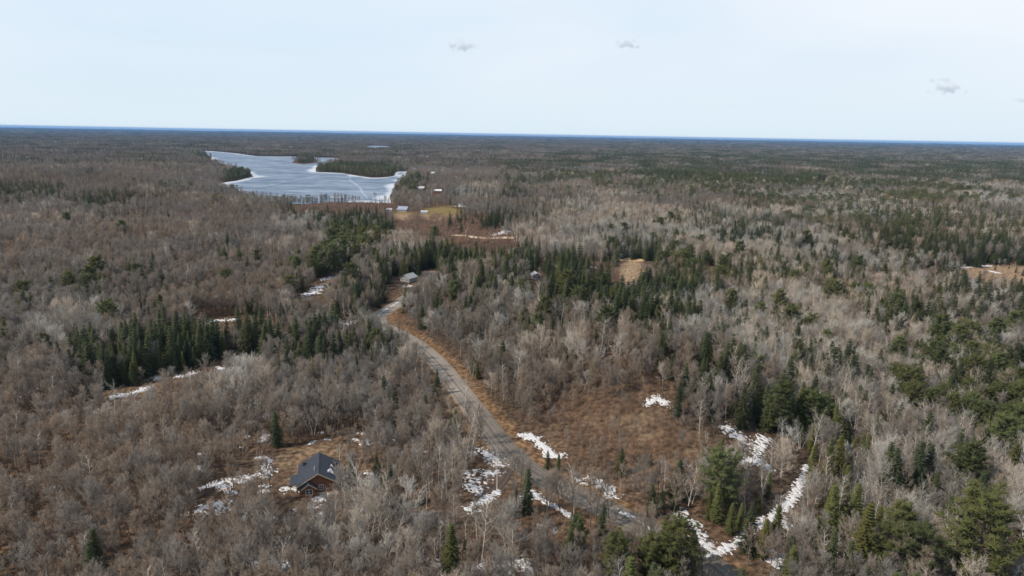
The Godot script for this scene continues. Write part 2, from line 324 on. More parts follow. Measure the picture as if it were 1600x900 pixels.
# clearings that open towards the camera: middle, half width, how far they reach that way (share of the distance)
const GLADES = [
	[Vector2(-67.4, -335.1), 5.0, 0.100],
	[Vector2(-62.7, -351.3), 5.5, 0.110],
	[Vector2(-109.6, -366.8), 7.4, 0.120],
	[Vector2(-112.1, -357.4), 5.1, 0.100],
	[Vector2(-108.4, -426.4), 7.6, 0.120],
	[Vector2(-113.1, -406.1), 6.5, 0.100],
	[Vector2(-78.1, -313.2), 5.7, 0.100],
	[Vector2(-64.7, -401.0), 5.5, 0.060],
	[Vector2(61.0, -363.0), 7.8, 0.140],
	[Vector2(82.1, -419.5), 9.8, 0.140],
	[Vector2(87.7, -473.6), 13.8, 0.140],
	[Vector2(55.5, -449.3), 13.0, 0.120],
	[Vector2(-120.7, -241.4), 6.9, 0.080],
	[Vector2(-108.0, -253.2), 10.3, 0.090],
	[Vector2(-131.1, -221.9), 8.7, 0.080],
	[Vector2(-130.3, -237.6), 3.7, 0.080],
	[Vector2(-69.1, -164.1), 7.9, 0.075],
	[Vector2(-58.7, -176.9), 8.2, 0.080],
	[Vector2(-71.4, -149.4), 4.2, 0.070],
	[Vector2(-67.9, -172.9), 3.5, 0.080],
	[Vector2(-46.5, -155.3), 3.1, 0.060],
	[Vector2(347.9, -490.7), 42.8, 0.150],
	[Vector2(73.6, -182.0), 3.6, 0.070],
	[Vector2(66.1, -184.8), 4.8, 0.070],
	[Vector2(9.4, -187.9), 7.0, 0.070],
	[Vector2(-6.7, -154.6), 5.0, 0.090],
	[Vector2(-4.4, -171.7), 5.1, 0.100],
	[Vector2(-7.6, -166.0), 3.5, 0.090],
	[Vector2(26.0, -162.4), 3.2, 0.060],
	[Vector2(46.2, -200.6), 4.6, 0.060],
	[Vector2(-7.0, -639.5), 15.7, 0.130],
	[Vector2(-82.1, -1029.0), 9.7, 0.120],
	[Vector2(-204.8, -631.9), 17.6, 0.100],
	[Vector2(-404.8, -757.7), 24.3, 0.100],
	[Vector2(-253.8, -688.6), 6.9, 0.100],
	[Vector2(-139.5, -312.2), 11.9, 0.060],
	[Vector2(-41.2, -610.1), 17.4, 0.200],
	[Vector2(-17.9, -601.9), 22.8, 0.200],
	[Vector2(-88.0, -837.4), 39.7, 0.130],
	[Vector2(-125.3, -799.7), 18.3, 0.120],
	[Vector2(59.5, -146.0), 3.1, 0.060],
	[Vector2(67.9, -152.0), 2.5, 0.060],
	[Vector2(43.4, -142.4), 3.6, 0.060],
	[Vector2(128.6, -459.5), 8.2, 0.100],
]

const CAM_HEIGHT := 90.0
const LAKE_LEVEL := -4.0
const HILLS = [[Vector2(48, -238), Vector2(46, 52), 16.0], [Vector2(5, -335), Vector2(72, 62), 15.0], [Vector2(-640, -1050), Vector2(330, 420), 22.0], [Vector2(120, -420), Vector2(120, 80), 4.0]]
const CABIN_AT := Vector2(-48.2, -157.8)
const CABIN_TURN := 0.253

var rng := RandomNumberGenerator.new()
var wide := FastNoiseLite.new()
var fine := FastNoiseLite.new()
var rag := FastNoiseLite.new()
var ridges := FastNoiseLite.new()
var used := {}
var mats := {}
var cam: Camera3D
var open_regions := []
var tree_regions := []
var snow_list := []


# ---------------------------------------------------------------- shapes
class Shape:
	var v := PackedVector3Array()
	var n := PackedVector3Array()
	var c := PackedColorArray()
	var uv := PackedVector2Array()
	var ix := PackedInt32Array()

	func cone(a: Vector3, b: Vector3, ra: float, rb: float, sides: int) -> void:
		var d := (b - a).normalized()
		var u := d.cross(Vector3.UP if absf(d.y) < 0.9 else Vector3.RIGHT).normalized()
		var w := d.cross(u)
		var at := v.size()
		for k in sides:
			var q := u * cos(TAU * k / sides) + w * sin(TAU * k / sides)
			v.append(a + q * ra); n.append(q)
		if rb <= 0.0:
			v.append(b); n.append(d)
			for k in sides:
				ix.append(at + k); ix.append(at + sides); ix.append(at + (k + 1) % sides)
			return
		for k in sides:
			var q := u * cos(TAU * k / sides) + w * sin(TAU * k / sides)
			v.append(b + q * rb); n.append(q)
		for k in sides:
			var l := (k + 1) % sides
			ix.append(at + k); ix.append(at + sides + k); ix.append(at + l)
			ix.append(at + l); ix.append(at + sides + k); ix.append(at + sides + l)

	func tri(a: Vector3, b: Vector3, e: Vector3) -> void:   # clockwise seen from the front
		var q := (e - a).cross(b - a).normalized()
		for p in [a, b, e]:
			ix.append(v.size()); v.append(p); n.append(q)

	func quad(a: Vector3, b: Vector3, e: Vector3, f: Vector3) -> void:
		tri(a, b, e)
		tri(a, e, f)

	func box(lo: Vector3, hi: Vector3, bevel := 0.0) -> void:
		slab([Vector3(lo.x, lo.y, hi.z), Vector3(hi.x, lo.y, hi.z), Vector3(hi.x, lo.y, lo.z), Vector3(lo.x, lo.y, lo.z)], Vector3(0, hi.y - lo.y, 0))

	func slab(p: Array, up: Vector3) -> void:   # p: the bottom outline, anticlockwise seen from the side that up points to
		var m := p.size()
		for k in range(1, m - 1):
			tri(p[0] + up, p[k + 1] + up, p[k] + up)
			tri(p[0], p[k], p[k + 1])
		for k in m:
			var l := (k + 1) % m
			quad(p[k], p[k] + up, p[l] + up, p[l])

	func add(o: Shape, t: Transform3D) -> void:
		var at := v.size()
		var nb := t.basis.orthonormalized()
		for p in o.v: v.append(t * p)
		for q in o.n: n.append(nb * q)
		for k in o.ix: ix.append(at + k)

	func arrays() -> Array:
		var a := []
		a.resize(Mesh.ARRAY_MAX)
		a[Mesh.ARRAY_VERTEX] = v
		a[Mesh.ARRAY_NORMAL] = n
		a[Mesh.ARRAY_INDEX] = ix
		if c.size() == v.size(): a[Mesh.ARRAY_COLOR] = c
		if uv.size() == v.size(): a[Mesh.ARRAY_TEX_UV] = uv
		return a

	func mesh(m: Material) -> ArrayMesh:
		var r := ArrayMesh.new()
		r.add_surface_from_arrays(Mesh.PRIMITIVE_TRIANGLES, arrays())
		r.surface_set_material(0, m)
		return r


func mat(called: String, lin: Color, rough := 0.9, metal := 0.0) -> StandardMaterial3D:
	if mats.has(called): return mats[called]
	var m := StandardMaterial3D.new()
	m.resource_name = called
	m.albedo_color = lin.linear_to_srgb()
	m.roughness = rough
	m.metallic = metal
	m.metallic_specular = 0.3
	m.vertex_color_use_as_albedo = true
	mats[called] = m
	return m


func numbered(called: String) -> String:
	var k: int = used.get(called, 0)
	used[called] = k + 1
	return called if k == 0 else "%s_%03d" % [called, k]


func tag(o: Node, label: String, category: String, group := "", kind := "") -> void:
	if label: o.set_meta("label", label)
	if category: o.set_meta("category", category)
	if group: o.set_meta("group", group)
	if kind: o.set_meta("kind", kind)


func thing(called: String, label: String, category: String, at: Vector3, turn := 0.0, group := "", kind := "") -> Node3D:
	var o := Node3D.new()
	o.name = numbered(called)
	add_child(o, true)
	o.position = at
	o.rotation.y = turn
	tag(o, label, category, group, kind)
	return o


func part(called: String, m: Mesh, parent: Node, over: Material = null) -> MeshInstance3D:
	var o := MeshInstance3D.new()
	o.name = called if parent != self else numbered(called)
	o.mesh = m
	if over: o.material_override = over
	parent.add_child(o, true)
	return o


# ---------------------------------------------------------------- the lie of the land
func near_line(p: Vector2, line: Array) -> Vector2:   # (distance, side: + on the right when walking along the line)
	var best := 1e9
	var side := 0.0
	for k in line.size() - 1:
		var a: Vector2 = line[k]
		var d: Vector2 = line[k + 1] - a
		var t := clampf((p - a).dot(d) / d.length_squared(), 0.0, 1.0)
		var q := p - a - d * t
		var l := q.length()
		if l < best:
			best = l
			side = 1.0 if d.x * q.y - d.y * q.x > 0.0 else -1.0
	return Vector2(best, side)


func shore_distance(p: Vector2, line: Array) -> float:   # negative on the water
	var best := 1e12
	var inside := false
	var m := line.size()
	for k in m:
		var a: Vector2 = line[k]
		var b: Vector2 = line[(k + 1) % m]
		var d := b - a
		var t := clampf((p - a).dot(d) / d.length_squared(), 0.0, 1.0)
		best = minf(best, (p - a - d * t).length_squared())
		if (a.y > p.y) != (b.y > p.y) and p.x < d.x * (p.y - a.y) / d.y + a.x:
			inside = not inside
	return -sqrt(best) if inside else sqrt(best)


func lake_distance(x: float, z: float) -> float:
	var p := Vector2(x, z)
	if x > -1600 and x < 0 and z < -750 and z > -3300:
		var d := shore_distance(p, LAKE_SHORE)
		if d < 0.0:
			d = maxf(d, -shore_distance(p, ISLAND))
		return d
	if x > -1200 and x < -500 and z < -3400 and z > -5100:
		return shore_distance(p, FAR_LAKE)
	return 1e6


func road_distance(x: float, z: float) -> float:
	if absf(x) > 150 or z < -520 or z > -90: return 1e6
	return near_line(Vector2(x, z), ROAD_PATH).x


func ground(x: float, z: float) -> float:
	var h := 0.0
	for k in HILLS:
		var c: Vector2 = k[0]
		var r: Vector2 = k[1]
		var e := pow((x - c.x) / r.x, 2) + pow((z - c.y) / r.y, 2)
		if e < 9.0: h += k[2] * exp(-e)
	var r := sqrt(x * x + z * z)
	h += wide.get_noise_2d(x, z) * lerpf(1.6, 7.0, smoothstep(250, 1200, r)) + ridges.get_noise_2d(x, z) * lerpf(0.0, 26.0, smoothstep(3000, 14000, r))
	if r < 560.0:
		h += fine.get_noise_2d(x, z) * 0.35
		var d := road_distance(x, z)
		if d < 45.0: h *= smoothstep(5.0, 45.0, d)
		var q := Vector2(x, z).distance_to(CABIN_AT + Vector2(-2, -5))
		h *= lerpf(0.15, 1.0, smoothstep(8, 40, q))
	var l := lake_distance(x, z)
	if l < 200.0: h = lerpf(LAKE_LEVEL + clampf(l * 0.06, -2.5, 1.2), h, smoothstep(12, 200, l))
	return h


func in_region(x: float, z: float, e: Vector4) -> float:   # 1 in the middle, 0 at the rim of an ellipse that lies along the line of sight
	var reach := maxf(e.z, e.w) * 1.5
	var dx := x - e.x
	var dz := z - e.y
	if absf(dx) > reach or absf(dz) > reach: return 0.0
	var l := sqrt(e.x * e.x + e.y * e.y)
	var fx := e.x / l
	var fz := e.y / l
	var along := (dx * fx + dz * fz) / e.w
	var across := (dx * fz - dz * fx) / e.z
	var q := sqrt(along * along + across * across) + wide.get_noise_2d(x * 4.0, z * 4.0) * 0.25
	return 1.0 - smoothstep(0.75, 1.15, q)


const LITTER := Color(0.145, 0.106, 0.076)
const LITTER_RED := Color(0.192, 0.122, 0.078)
const TAN := Color(0.32, 0.228, 0.148)
const VERGE := Color(0.28, 0.175, 0.10)
const MARSH := Color(0.14, 0.096, 0.074)
const FIELD := Color(0.30, 0.23, 0.10)


func ground_color(x: float, z: float) -> Color:
	var a := fine.get_noise_2d(x * 0.9, z * 0.9)
	var b := wide.get_noise_2d(x * 2.2, z * 2.2)
	var c := LITTER.lerp(LITTER_RED, clampf(0.35 + b * 1.1, 0, 1)) * (1.0 + 0.3 * a)
	var r := sqrt(x * x + z * z)
	if r > 2600.0: return Color(0.10, 0.078, 0.062) * (1.0 + 0.3 * b)
	for g in open_regions:
		var k := in_region(x, z, g[2])
		if k <= 0.0: continue
		if g[0] == 4: c = c.lerp(MARSH * (1.0 + 0.35 * a), k)
		elif g[0] == 5: c = c.lerp((FIELD if r > 760.0 else TAN * 1.3 if r > 300.0 else TAN) * (1.0 + 0.3 * a), k)
		else: c = c.lerp(LITTER_RED.lerp(TAN, clampf(0.2 + 1.1 * a + 0.5 * b + 0.9 * wide.get_noise_2d(x * 9.0, z * 9.0), 0, 0.9)) * (1.0 + 0.5 * minf(0.0, wide.get_noise_2d(x * 12.0 + 90.0, z * 12.0) + 0.05)), k * 0.75)
	if r < 560.0:
		var p := Vector2(x, z)
		if absf(x) < 150:
			var d := near_line(p, ROAD_PATH)
			var right := d.y > 0.0
			if d.x < 12.0:
				var w := 7.0 if right and z < -180.0 else 5.6
				c = c.lerp(VERGE * (1.0 + 0.35 * a), (1.0 - smoothstep(w, w + 2.2 + 1.5 * a, d.x)) * (1.0 if right else 0.6))
			for q in [[DRIVE_PATH, 2.2], [LEFT_TRACK, 3.0], [YARD_ROAD, 4.0]]:
				var e := near_line(p, q[0]).x
				if e < q[1] + 1.5: c = c.lerp(Color(0.20, 0.15, 0.115) * (1.0 + 0.3 * a), 1.0 - smoothstep(q[1] - 0.5, q[1] + 1.0 + 0.6 * a, e))
	return c


# ---------------------------------------------------------------- trees as shapes
func bent(d: Vector3, angle: float, around: float) -> Vector3:
	var u := d.cross(Vector3.UP if absf(d.y) < 0.9 else Vector3.RIGHT).normalized()
	var w := d.cross(u)
	return (d * cos(angle) + (u * cos(around) + w * sin(around)) * sin(angle)).normalized()


func up_a_bit(d: Vector3, k: float) -> Vector3:
	return (d + Vector3.UP * k).normalized()


# A leafless hardwood: trunk and limbs in t, branches and twigs in w. detail 0 is near, 1 the middle distance, 2 far.
func bare_tree(t: Shape, w: Shape, h: float, spread: float, low: float, splay: float, limbs: int, subs: int, twigs: int, twig_r: float, detail: int) -> void:
	var lean := bent(Vector3.UP, rng.randf_range(0.0, 0.07), rng.randf() * TAU)
	var p := Vector3(0, -0.6, 0)
	var points := [p]
	var m := 5 if detail == 0 else 3
	for k in m:
		lean = up_a_bit(bent(lean, rng.randf_range(0.02, 0.14), rng.randf() * TAU), 0.15)
		p += lean * (h * 0.9 / m)
		points.append(p)
	var r0 := h * 0.0115
	for k in m:
		t.cone(points[k], points[k + 1], r0 * pow(1.0 - float(k) / (m + 0.4), 0.9), r0 * pow(1.0 - (k + 1.0) / (m + 0.4), 0.9), 6 if detail == 0 else 3)
	for k in limbs + 2:
		var f := low + (0.97 - low) * pow((k + rng.randf() * 0.7) / (limbs + 1.5), 0.9)
		f = minf(f, 0.985)
		var s := f * m
		var q: Vector3 = points[int(s)].lerp(points[mini(int(s) + 1, m)], s - int(s))
		var g := (f - low) / (1.0 - low)
		var l := h * spread * (0.55 + 0.75 * sin(PI * clampf(g * 0.8 + 0.15, 0, 1))) * rng.randf_range(0.75, 1.2)
		var d := bent(Vector3.UP, lerpf(splay, 0.25, g) * rng.randf_range(0.75, 1.2), k * 2.4 + rng.randf() * 0.9)
		var r := maxf(r0 * 0.5 * (1.0 - 0.5 * g), twig_r * 1.5)
		var mid := q + d * l * 0.5
		var d2 := up_a_bit(bent(d, rng.randf() * 0.25, rng.randf() * TAU), 0.35)
		var tip := mid + d2 * l * 0.55
		t.cone(q, mid, r, r * 0.62, 4 if detail == 0 else 3)
		t.cone(mid, tip, r * 0.62, twig_r * 0.6, 3)
		for j in subs + 1:
			var e := 0.25 + 0.75 * (j + rng.randf() * 0.5) / (subs + 0.5)
			e = minf(e, 1.0)
			var b := q.lerp(mid, e * 2.0) if e < 0.5 else mid.lerp(tip, e * 2.0 - 1.0)
			var bd := up_a_bit(bent(d if e < 0.5 else d2, rng.randf_range(0.45, 0.95) if j < subs else 0.15, rng.randf() * TAU), 0.22)
			var bl := l * rng.randf_range(0.36, 0.55) * (1.15 - 0.45 * e)
			var be := b + bd * bl
			w.cone(b, be, maxf(r * 0.34, twig_r), twig_r * 0.5, 3)
			for i in twigs:
				var o := b.lerp(be, 0.2 + 0.8 * (i + 0.5) / twigs)
				var od := up_a_bit(bent(bd, rng.randf_range(0.4, 1.15), rng.randf() * TAU), 0.18)
				w.cone(o, o + od * bl * rng.randf_range(0.4, 0.75), twig_r, 0.0, 3)


# A birch or aspen: pale stems that run up through a narrow brush of rising branches.
func birch(t: Shape, w: Shape, h: float, stems: int, limbs: int, subs: int, twigs: int, twig_r: float, detail: int) -> void:
	for s in stems:
		var d := bent(Vector3.UP, rng.randf_range(0.03, 0.1) + 0.13 * (stems - 1), TAU * s / stems + rng.randf() * 0.8)
		var p := Vector3(0, -0.6, 0) + Vector3(d.x, 0, d.z) * 0.8
		var hs := h * (1.0 if s == 0 else rng.randf_range(0.72, 0.95))
		var m := 5 if detail == 0 else 3
		var points := [p]
		for k in m:
			d = up_a_bit(bent(d, rng.randf_range(0.02, 0.1), rng.randf() * TAU), 0.08)
			p += d * (hs / m)
			points.append(p)
		var r0 := hs * 0.0092 + 0.02
		for k in m:
			t.cone(points[k], points[k + 1], r0 * (1.0 - 0.92 * k / m), maxf(r0 * (1.0 - 0.92 * (k + 1.0) / m), 0.02), 5 if detail == 0 else 3)
		for k in limbs:
			var f := 0.38 + 0.6 * (k + rng.randf() * 0.6) / limbs
			var a := f * m
			var q: Vector3 = points[int(a)].lerp(points[mini(int(a) + 1, m)], a - int(a))
			var l := hs * (0.31 - 0.2 * f) * rng.randf_range(0.75, 1.3) + 0.3
			var bd := bent(d, rng.randf_range(0.55, 1.0), k * 2.4 + rng.randf())
			var mid := q + bd * l * 0.55
			var e := mid + up_a_bit(bd, 0.5) * l * 0.6
			t.cone(q, mid, maxf(r0 * 0.34, twig_r), maxf(r0 * 0.2, twig_r * 0.8), 3)
			w.cone(mid, e, maxf(r0 * 0.2, twig_r * 0.8), twig_r * 0.4, 3)
			for j in subs:
				var b := q.lerp(mid, 0.3 + 0.7 * j / subs) if j < subs / 2 else mid.lerp(e, rng.randf())
				var sd := up_a_bit(bent(bd, rng.randf_range(0.35, 0.8), rng.randf() * TAU), 0.3)
				var sl := l * rng.randf_range(0.35, 0.6)
				w.cone(b, b + sd * sl, twig_r, 0.0, 3)
				for i in twigs:
					var o := b + sd * sl * (0.2 + 0.75 * (i + 0.5) / twigs)
					w.cone(o, o + up_a_bit(bent(sd, rng.randf_range(0.35, 0.8), rng.randf() * TAU), 0.2) * sl * rng.randf_range(0.4, 0.7), twig_r * 0.85, 0.0, 3)


# A spruce (droop > 0) or cedar (droop < 0): whorls of needle sprays round a straight trunk.
func spruce(t: Shape, w: Shape, h: float, wide_at: float, droop: float, round_top: float, whorls: int, each: int, sprays: int, spray_r: float, detail: int) -> void:
	var lean := bent(Vector3.UP, rng.randf() * 0.03, rng.randf() * TAU)
	t.cone(Vector3(0, -0.6, 0), lean * h * 0.97, h * 0.0135, 0.02, 5 if detail == 0 else 3)
	for k in whorls:
		var f := 0.04 + 0.94 * (k + rng.randf() * 0.5) / whorls
		var rad := wide_at * pow(1.0 - f, round_top) * (1.0 if f > 0.12 else 0.75)
		var turn := rng.randf() * TAU
		for j in each:
			var a := turn + TAU * (j + rng.randf() * 0.5) / each
			var l := (rad * rng.randf_range(0.6, 1.22) + 0.12)
			if rng.randf() < 0.1: l *= 0.45
			var tilt := -droop * (1.0 - f) + 0.35 * f * f
			var d := Vector3(cos(a) * cos(tilt), sin(tilt), sin(a) * cos(tilt))
			var b := lean * h * f
			var e := b + d * l
			if detail < 2: w.cone(b, e, spray_r * 0.9, 0.0, 3)
			for i in sprays:
				var g := 0.15 + 0.85 * (i + rng.randf() * 0.6) / sprays
				var o := b.lerp(e, g)
				var sd := (d + Vector3(-sin(a), 0, cos(a)) * (0.75 if i % 2 else -0.75) * rng.randf_range(0.5, 1.2) + Vector3.UP * rng.randf_range(-0.35, 0.3)).normalized()
				w.cone(o - sd * 0.05, o + sd * (0.22 + l * rng.randf_range(0.26, 0.42)), spray_r * rng.randf_range(0.8, 1.25), 0.0, 3)
	w.cone(lean * h * 0.93, lean * h * 1.02, spray_r * 0.8, 0.0, 3)


# A white pine: tiers of level limbs with clumps of upturned needle tufts, an uneven outline and gaps.
func pine(t: Shape, w: Shape, h: float, wide_at: float, tiers: int, each: int, clumps: int, tufts: int, tuft_r: float, detail: int) -> void:
	var lean := bent(Vector3.UP, rng.randf() * 0.05, rng.randf() * TAU)
	t.cone(Vector3(0, -0.6, 0), lean * h * 0.55, h * 0.02, h * 0.013, 7 if detail == 0 else 3)
	t.cone(lean * h * 0.55, lean * h * 0.97, h * 0.013, 0.04, 5 if detail == 0 else 3)
	var lop := rng.randf() * TAU
	for k in tiers:
		var f := 0.2 + 0.78 * (k + rng.randf() * 0.4) / tiers
		var rad := wide_at * pow(sin(PI * clampf(0.18 + (1.0 - f) * 0.85, 0.0, 0.72)), 0.9) * (1.0 if f < 0.85 else 0.75) * rng.randf_range(0.82, 1.12)
		var turn := rng.randf() * TAU
		for j in each:
			var a := turn + TAU * (j + rng.randf() * 0.7) / each
			var l := rad * rng.randf_range(0.62, 1.12) * (1.0 + 0.14 * cos(a - lop))
			var tilt := lerpf(0.02, 0.75, f * f) + rng.randf_range(-0.12, 0.12)
			var d := Vector3(cos(a) * cos(tilt), sin(tilt), sin(a) * cos(tilt))
			var b := lean * h * f
			var mid := b + d * l * 0.6
			var e := mid + up_a_bit(d, 0.35) * l * 0.4
			t.cone(b, mid, h * 0.0045, 0.04, 3)
			t.cone(mid, e, 0.04, 0.015, 3)
			for i in clumps:
				var g := 0.32 + 0.68 * (i + rng.randf() * 0.6) / clumps
				var o := (b.lerp(mid, g / 0.6) if g < 0.6 else mid.lerp(e, (g - 0.6) / 0.4)) + Vector3(-sin(a), 0, cos(a)) * rng.randf_range(-1, 1) * l * 0.24 * (1.25 - g)
				var size := (0.34 + 0.1 * l) * rng.randf_range(0.8, 1.3)
				for q in tufts:
					var sd := (Vector3(rng.randf_range(-1, 1), rng.randf_range(-0.3, 1.0), rng.randf_range(-1, 1)) + d * 0.5).normalized()
					w.cone(o + sd * size * 0.1, o + sd * size * rng.randf_range(0.8, 1.25), tuft_r * rng.randf_range(0.8, 1.3), 0.0, 3)
	for q in tufts * 2:
		var sd := Vector3(rng.randf_range(-0.7, 0.7), rng.randf_range(0, 1), rng.randf_range(-0.7, 0.7)).normalized()
		w.cone(lean * h * 0.93, lean * h * 0.93 + sd * 0.9, tuft_r, 0.0, 3)


# Each kind is built standing 10 m tall; a tree scales it.
func grow(kind: String, detail: int) -> Array:
	var t := Shape.new()
	var w := Shape.new()
	match kind:
		"bare_tree":
			if detail == 0: bare_tree(t, w, 10.0, rng.randf_range(0.15, 0.22), rng.randf_range(0.33, 0.45), 1.0, 12, 7, 10, 0.018, 0)
			elif detail == 1: bare_tree(t, w, 10.0, rng.randf_range(0.16, 0.22), rng.randf_range(0.33, 0.42), 1.0, 8, 5, 6, 0.034, 1)
			else: bare_tree(t, w, 10.0, rng.randf_range(0.18, 0.24), 0.35, 1.0, 6, 3, 4, 0.075, 2)
		"pale_tree":   # a broad dome
			if detail == 0: bare_tree(t, w, 10.0, rng.randf_range(0.23, 0.33), rng.randf_range(0.28, 0.36), 1.3, 14, 8, 11, 0.018, 0)
			elif detail == 1: bare_tree(t, w, 10.0, rng.randf_range(0.25, 0.35), 0.3, 1.3, 10, 6, 7, 0.036, 1)
			else: bare_tree(t, w, 10.0, rng.randf_range(0.27, 0.33), 0.3, 1.25, 7, 4, 4, 0.08, 2)
		"pale_birch":
			if detail == 0: birch(t, w, 10.0, [1, 1, 2, 3][rng.randi() % 4], 17, 6, 6, 0.016, 0)
			elif detail == 1: birch(t, w, 10.0, [1, 1, 2][rng.randi() % 3], 13, 5, 4, 0.03, 1)
			else: birch(t, w, 10.0, 1, 8, 4, 1, 0.085, 2)
		"spruce":
			if detail == 0: spruce(t, w, 10.0, rng.randf_range(1.7, 3.0), rng.randf_range(0.3, 0.5), rng.randf_range(0.9, 1.25), 25, 7, 8, 0.085, 0)
			elif detail == 1: spruce(t, w, 10.0, rng.randf_range(1.6, 2.7), 0.4, rng.randf_range(0.9, 1.25), 14, 6, 4, 0.16, 1)
			else: spruce(t, w, 10.0, rng.randf_range(1.5, 2.0), 0.4, 0.85, 8, 5, 2, 0.32, 2)
		"cedar":
			if detail == 0: spruce(t, w, 10.0, rng.randf_range(1.3, 1.9), -0.25, 0.75, 26, 8, 8, 0.085, 0)
			elif detail == 1: spruce(t, w, 10.0, rng.randf_range(1.3, 2.0), -0.25, 0.75, 14, 6, 4, 0.17, 1)
			else: spruce(t, w, 10.0, rng.randf_range(1.7, 2.3), -0.2, 0.6, 8, 5, 2, 0.34, 2)
		"pine":
			if detail == 0: pine(t, w, 10.0, rng.randf_range(3.0, 3.6), 13, 6, 7, 13, 0.045, 0)
			elif detail == 1: pine(t, w, 10.0, rng.randf_range(2.8, 3.5), 8, 5, 4, 6, 0.11, 1)
			else: pine(t, w, 10.0, rng.randf_range(2.8, 3.4), 5, 4, 2, 5, 0.24, 2)
	return [t, w]


const BARK := {"bare_tree": Color(0.115, 0.095, 0.08), "pale_birch": Color(0.55, 0.515, 0.46), "pale_tree": Color(0.32, 0.29, 0.25), "spruce": Color(0.10, 0.08, 0.065), "cedar": Color(0.14, 0.105, 0.08), "pine": Color(0.11, 0.085, 0.07)}
const TWIGS := {"bare_tree": Color(0.178, 0.153, 0.129), "pale_birch": Color(0.20, 0.176, 0.149), "pale_tree": Color(0.315, 0.288, 0.247), "spruce": Color(0.046, 0.057, 0.026), "cedar": Color(0.080, 0.085, 0.028), "pine": Color(0.068, 0.079, 0.030)}
const VARIANTS := {"bare_tree": 14, "pale_birch": 12, "pale_tree": 8, "spruce": 7, "cedar": 5, "pine": 4}


func two(t: Shape, w: Shape, kind: String) -> ArrayMesh:
	var r := ArrayMesh.new()
	r.add_surface_from_arrays(Mesh.PRIMITIVE_TRIANGLES, t.arrays())
	r.add_surface_from_arrays(Mesh.PRIMITIVE_TRIANGLES, w.arrays())
	r.surface_set_material(0, mat(kind + " bark", BARK[kind]))
	r.surface_set_material(1, mat(kind + " crown", TWIGS[kind]))
	return r


func tint_of(kind: String, pale: float, x: float, z: float) -> Color:
	var k := rng.randf_range(0.78, 1.22) * (1.0 + 0.25 * wide.get_noise_2d(x * 0.7, z * 0.7))
	var warm := rng.randf_range(-0.09, 0.09) + 0.12 * wide.get_noise_2d(x * 1.3 + 500.0, z * 1.3)
	var c := Color(k * (1.0 + warm), k, k * (1.0 - warm))
	if kind == "spruce" and rng.randf() < 0.25: c = Color(c.r * 1.5, c.g * 1.35, c.b)
	return c


# ---------------------------------------------------------------- what grows where
func weights(x: float, z: float) -> Array:   # [hardwood, birch, spruce, pine or cedar, how many stay, paleness]
	var r := sqrt(x * x + z * z)
	var bearing := atan2(x, -z)
	var n1 := wide.get_noise_2d(x * 0.55 + 900.0, z * 0.55)
	var n2 := wide.get_noise_2d(x * 0.9, z * 0.9 + 3000.0)
	var right := smoothstep(-0.12, 0.35, bearing)
	var far := smoothstep(800, 2500, r)
	var birches := clampf(0.03 + 0.06 * right + smoothstep(-0.02, 0.32, n2) * (0.06 + 0.52 * right * (1.0 - 0.6 * far)), 0.0, 0.7)
	var conifers := clampf(0.03 + right * lerpf(0.16, 0.20, far) + lerpf(0.35, 1.1, far) * (n1 - 0.05), 0.0, 0.94)
	var w := [1.0 - birches - conifers, birches, conifers * 0.65, conifers * 0.35, clampf(1.05 + 1.3 * wide.get_noise_2d(x * 6.0, z * 6.0 + 700.0), 0.72, 1.0) if r < 900.0 else 1.0, smoothstep(-0.08, 0.3, n2) * (0.15 + 0.85 * right) * (1.0 - 0.7 * far)]
	w[0] = maxf(w[0], 0.05)
	for g in tree_regions:
		var e: Vector4 = g[2]
		var k := in_region(x, z, e) * float(g[1])
		if k <= 0.0: continue
		if e.w > 350.0: k *= clampf(0.55 + 1.7 * wide.get_noise_2d(x * 1.1 + 4000.0, z * 0.6), 0.0, 1.0)
		if g[0] < 4:
			for i in 4: w[i] *= 1.0 - k
			w[g[0]] += k
			if g[0] == 1: w[5] = maxf(w[5], k)
		else: w[4] *= 1.0 - k
	return w


func barred(x: float, z: float, r: float) -> bool:   # roads, yards, snow and water stay free of trees
	if r < 560.0:
		var p := Vector2(x, z)
		if absf(x) < 150:
			var d := near_line(p, ROAD_PATH)
			if d.x < 5.8 or d.y > 0.0 and d.x < 8.5 and z < -175.0 or d.y < 0.0 and d.x < 9.0 and z < -212.0 and z > -300.0: return true
			if z < -170.0 and z > -290.0 and d.x < 40.0:
				var out := p.normalized()
				for k in 3:
					if near_line(p + out * (5.0 + 6.5 * k), ROAD_PATH).x < 4.0 and rag.get_noise_2d(x * 5.0, z * 5.0) < 0.04: return true
			if near_line(p, DRIVE_PATH).x < 2.8 or near_line(p, TRACK_PATH).x < 3.6 or near_line(p, YARD_ROAD).x < 5.0 or near_line(p, LEFT_TRACK).x < 4.0: return true
		var q := (p - CABIN_AT).rotated(CABIN_TURN)
		if absf(q.x + 1.0) < 7.5 and q.y > -13.5 and q.y < 11.0 or absf(q.x + 0.5) < 5.5 and q.y > 0.0 and q.y < 20.0: return true
		for c in GLADES:
			var e: Vector2 = c[0]
			var l := e.length()
			var gone := l - p.dot(e) / l
			if gone > -c[1] and gone < l * c[2] and absf(p.cross(e) / l) < c[1]: return true
		for s in snow_list:
			var b: Rect2 = s[3]
			if b.has_point(p) and near_line(p, s[2]).x < s[1] * 0.75: return true
	for b in BUILDINGS:
		var c: Vector2 = b[2]
		if absf(x - c.x) < b[4] * 0.8 + 3.0 and z - c.y < c.length() * 0.12 and z - c.y > -b[5] - 4.0: return true
	return lake_distance(x, z) < 3.0


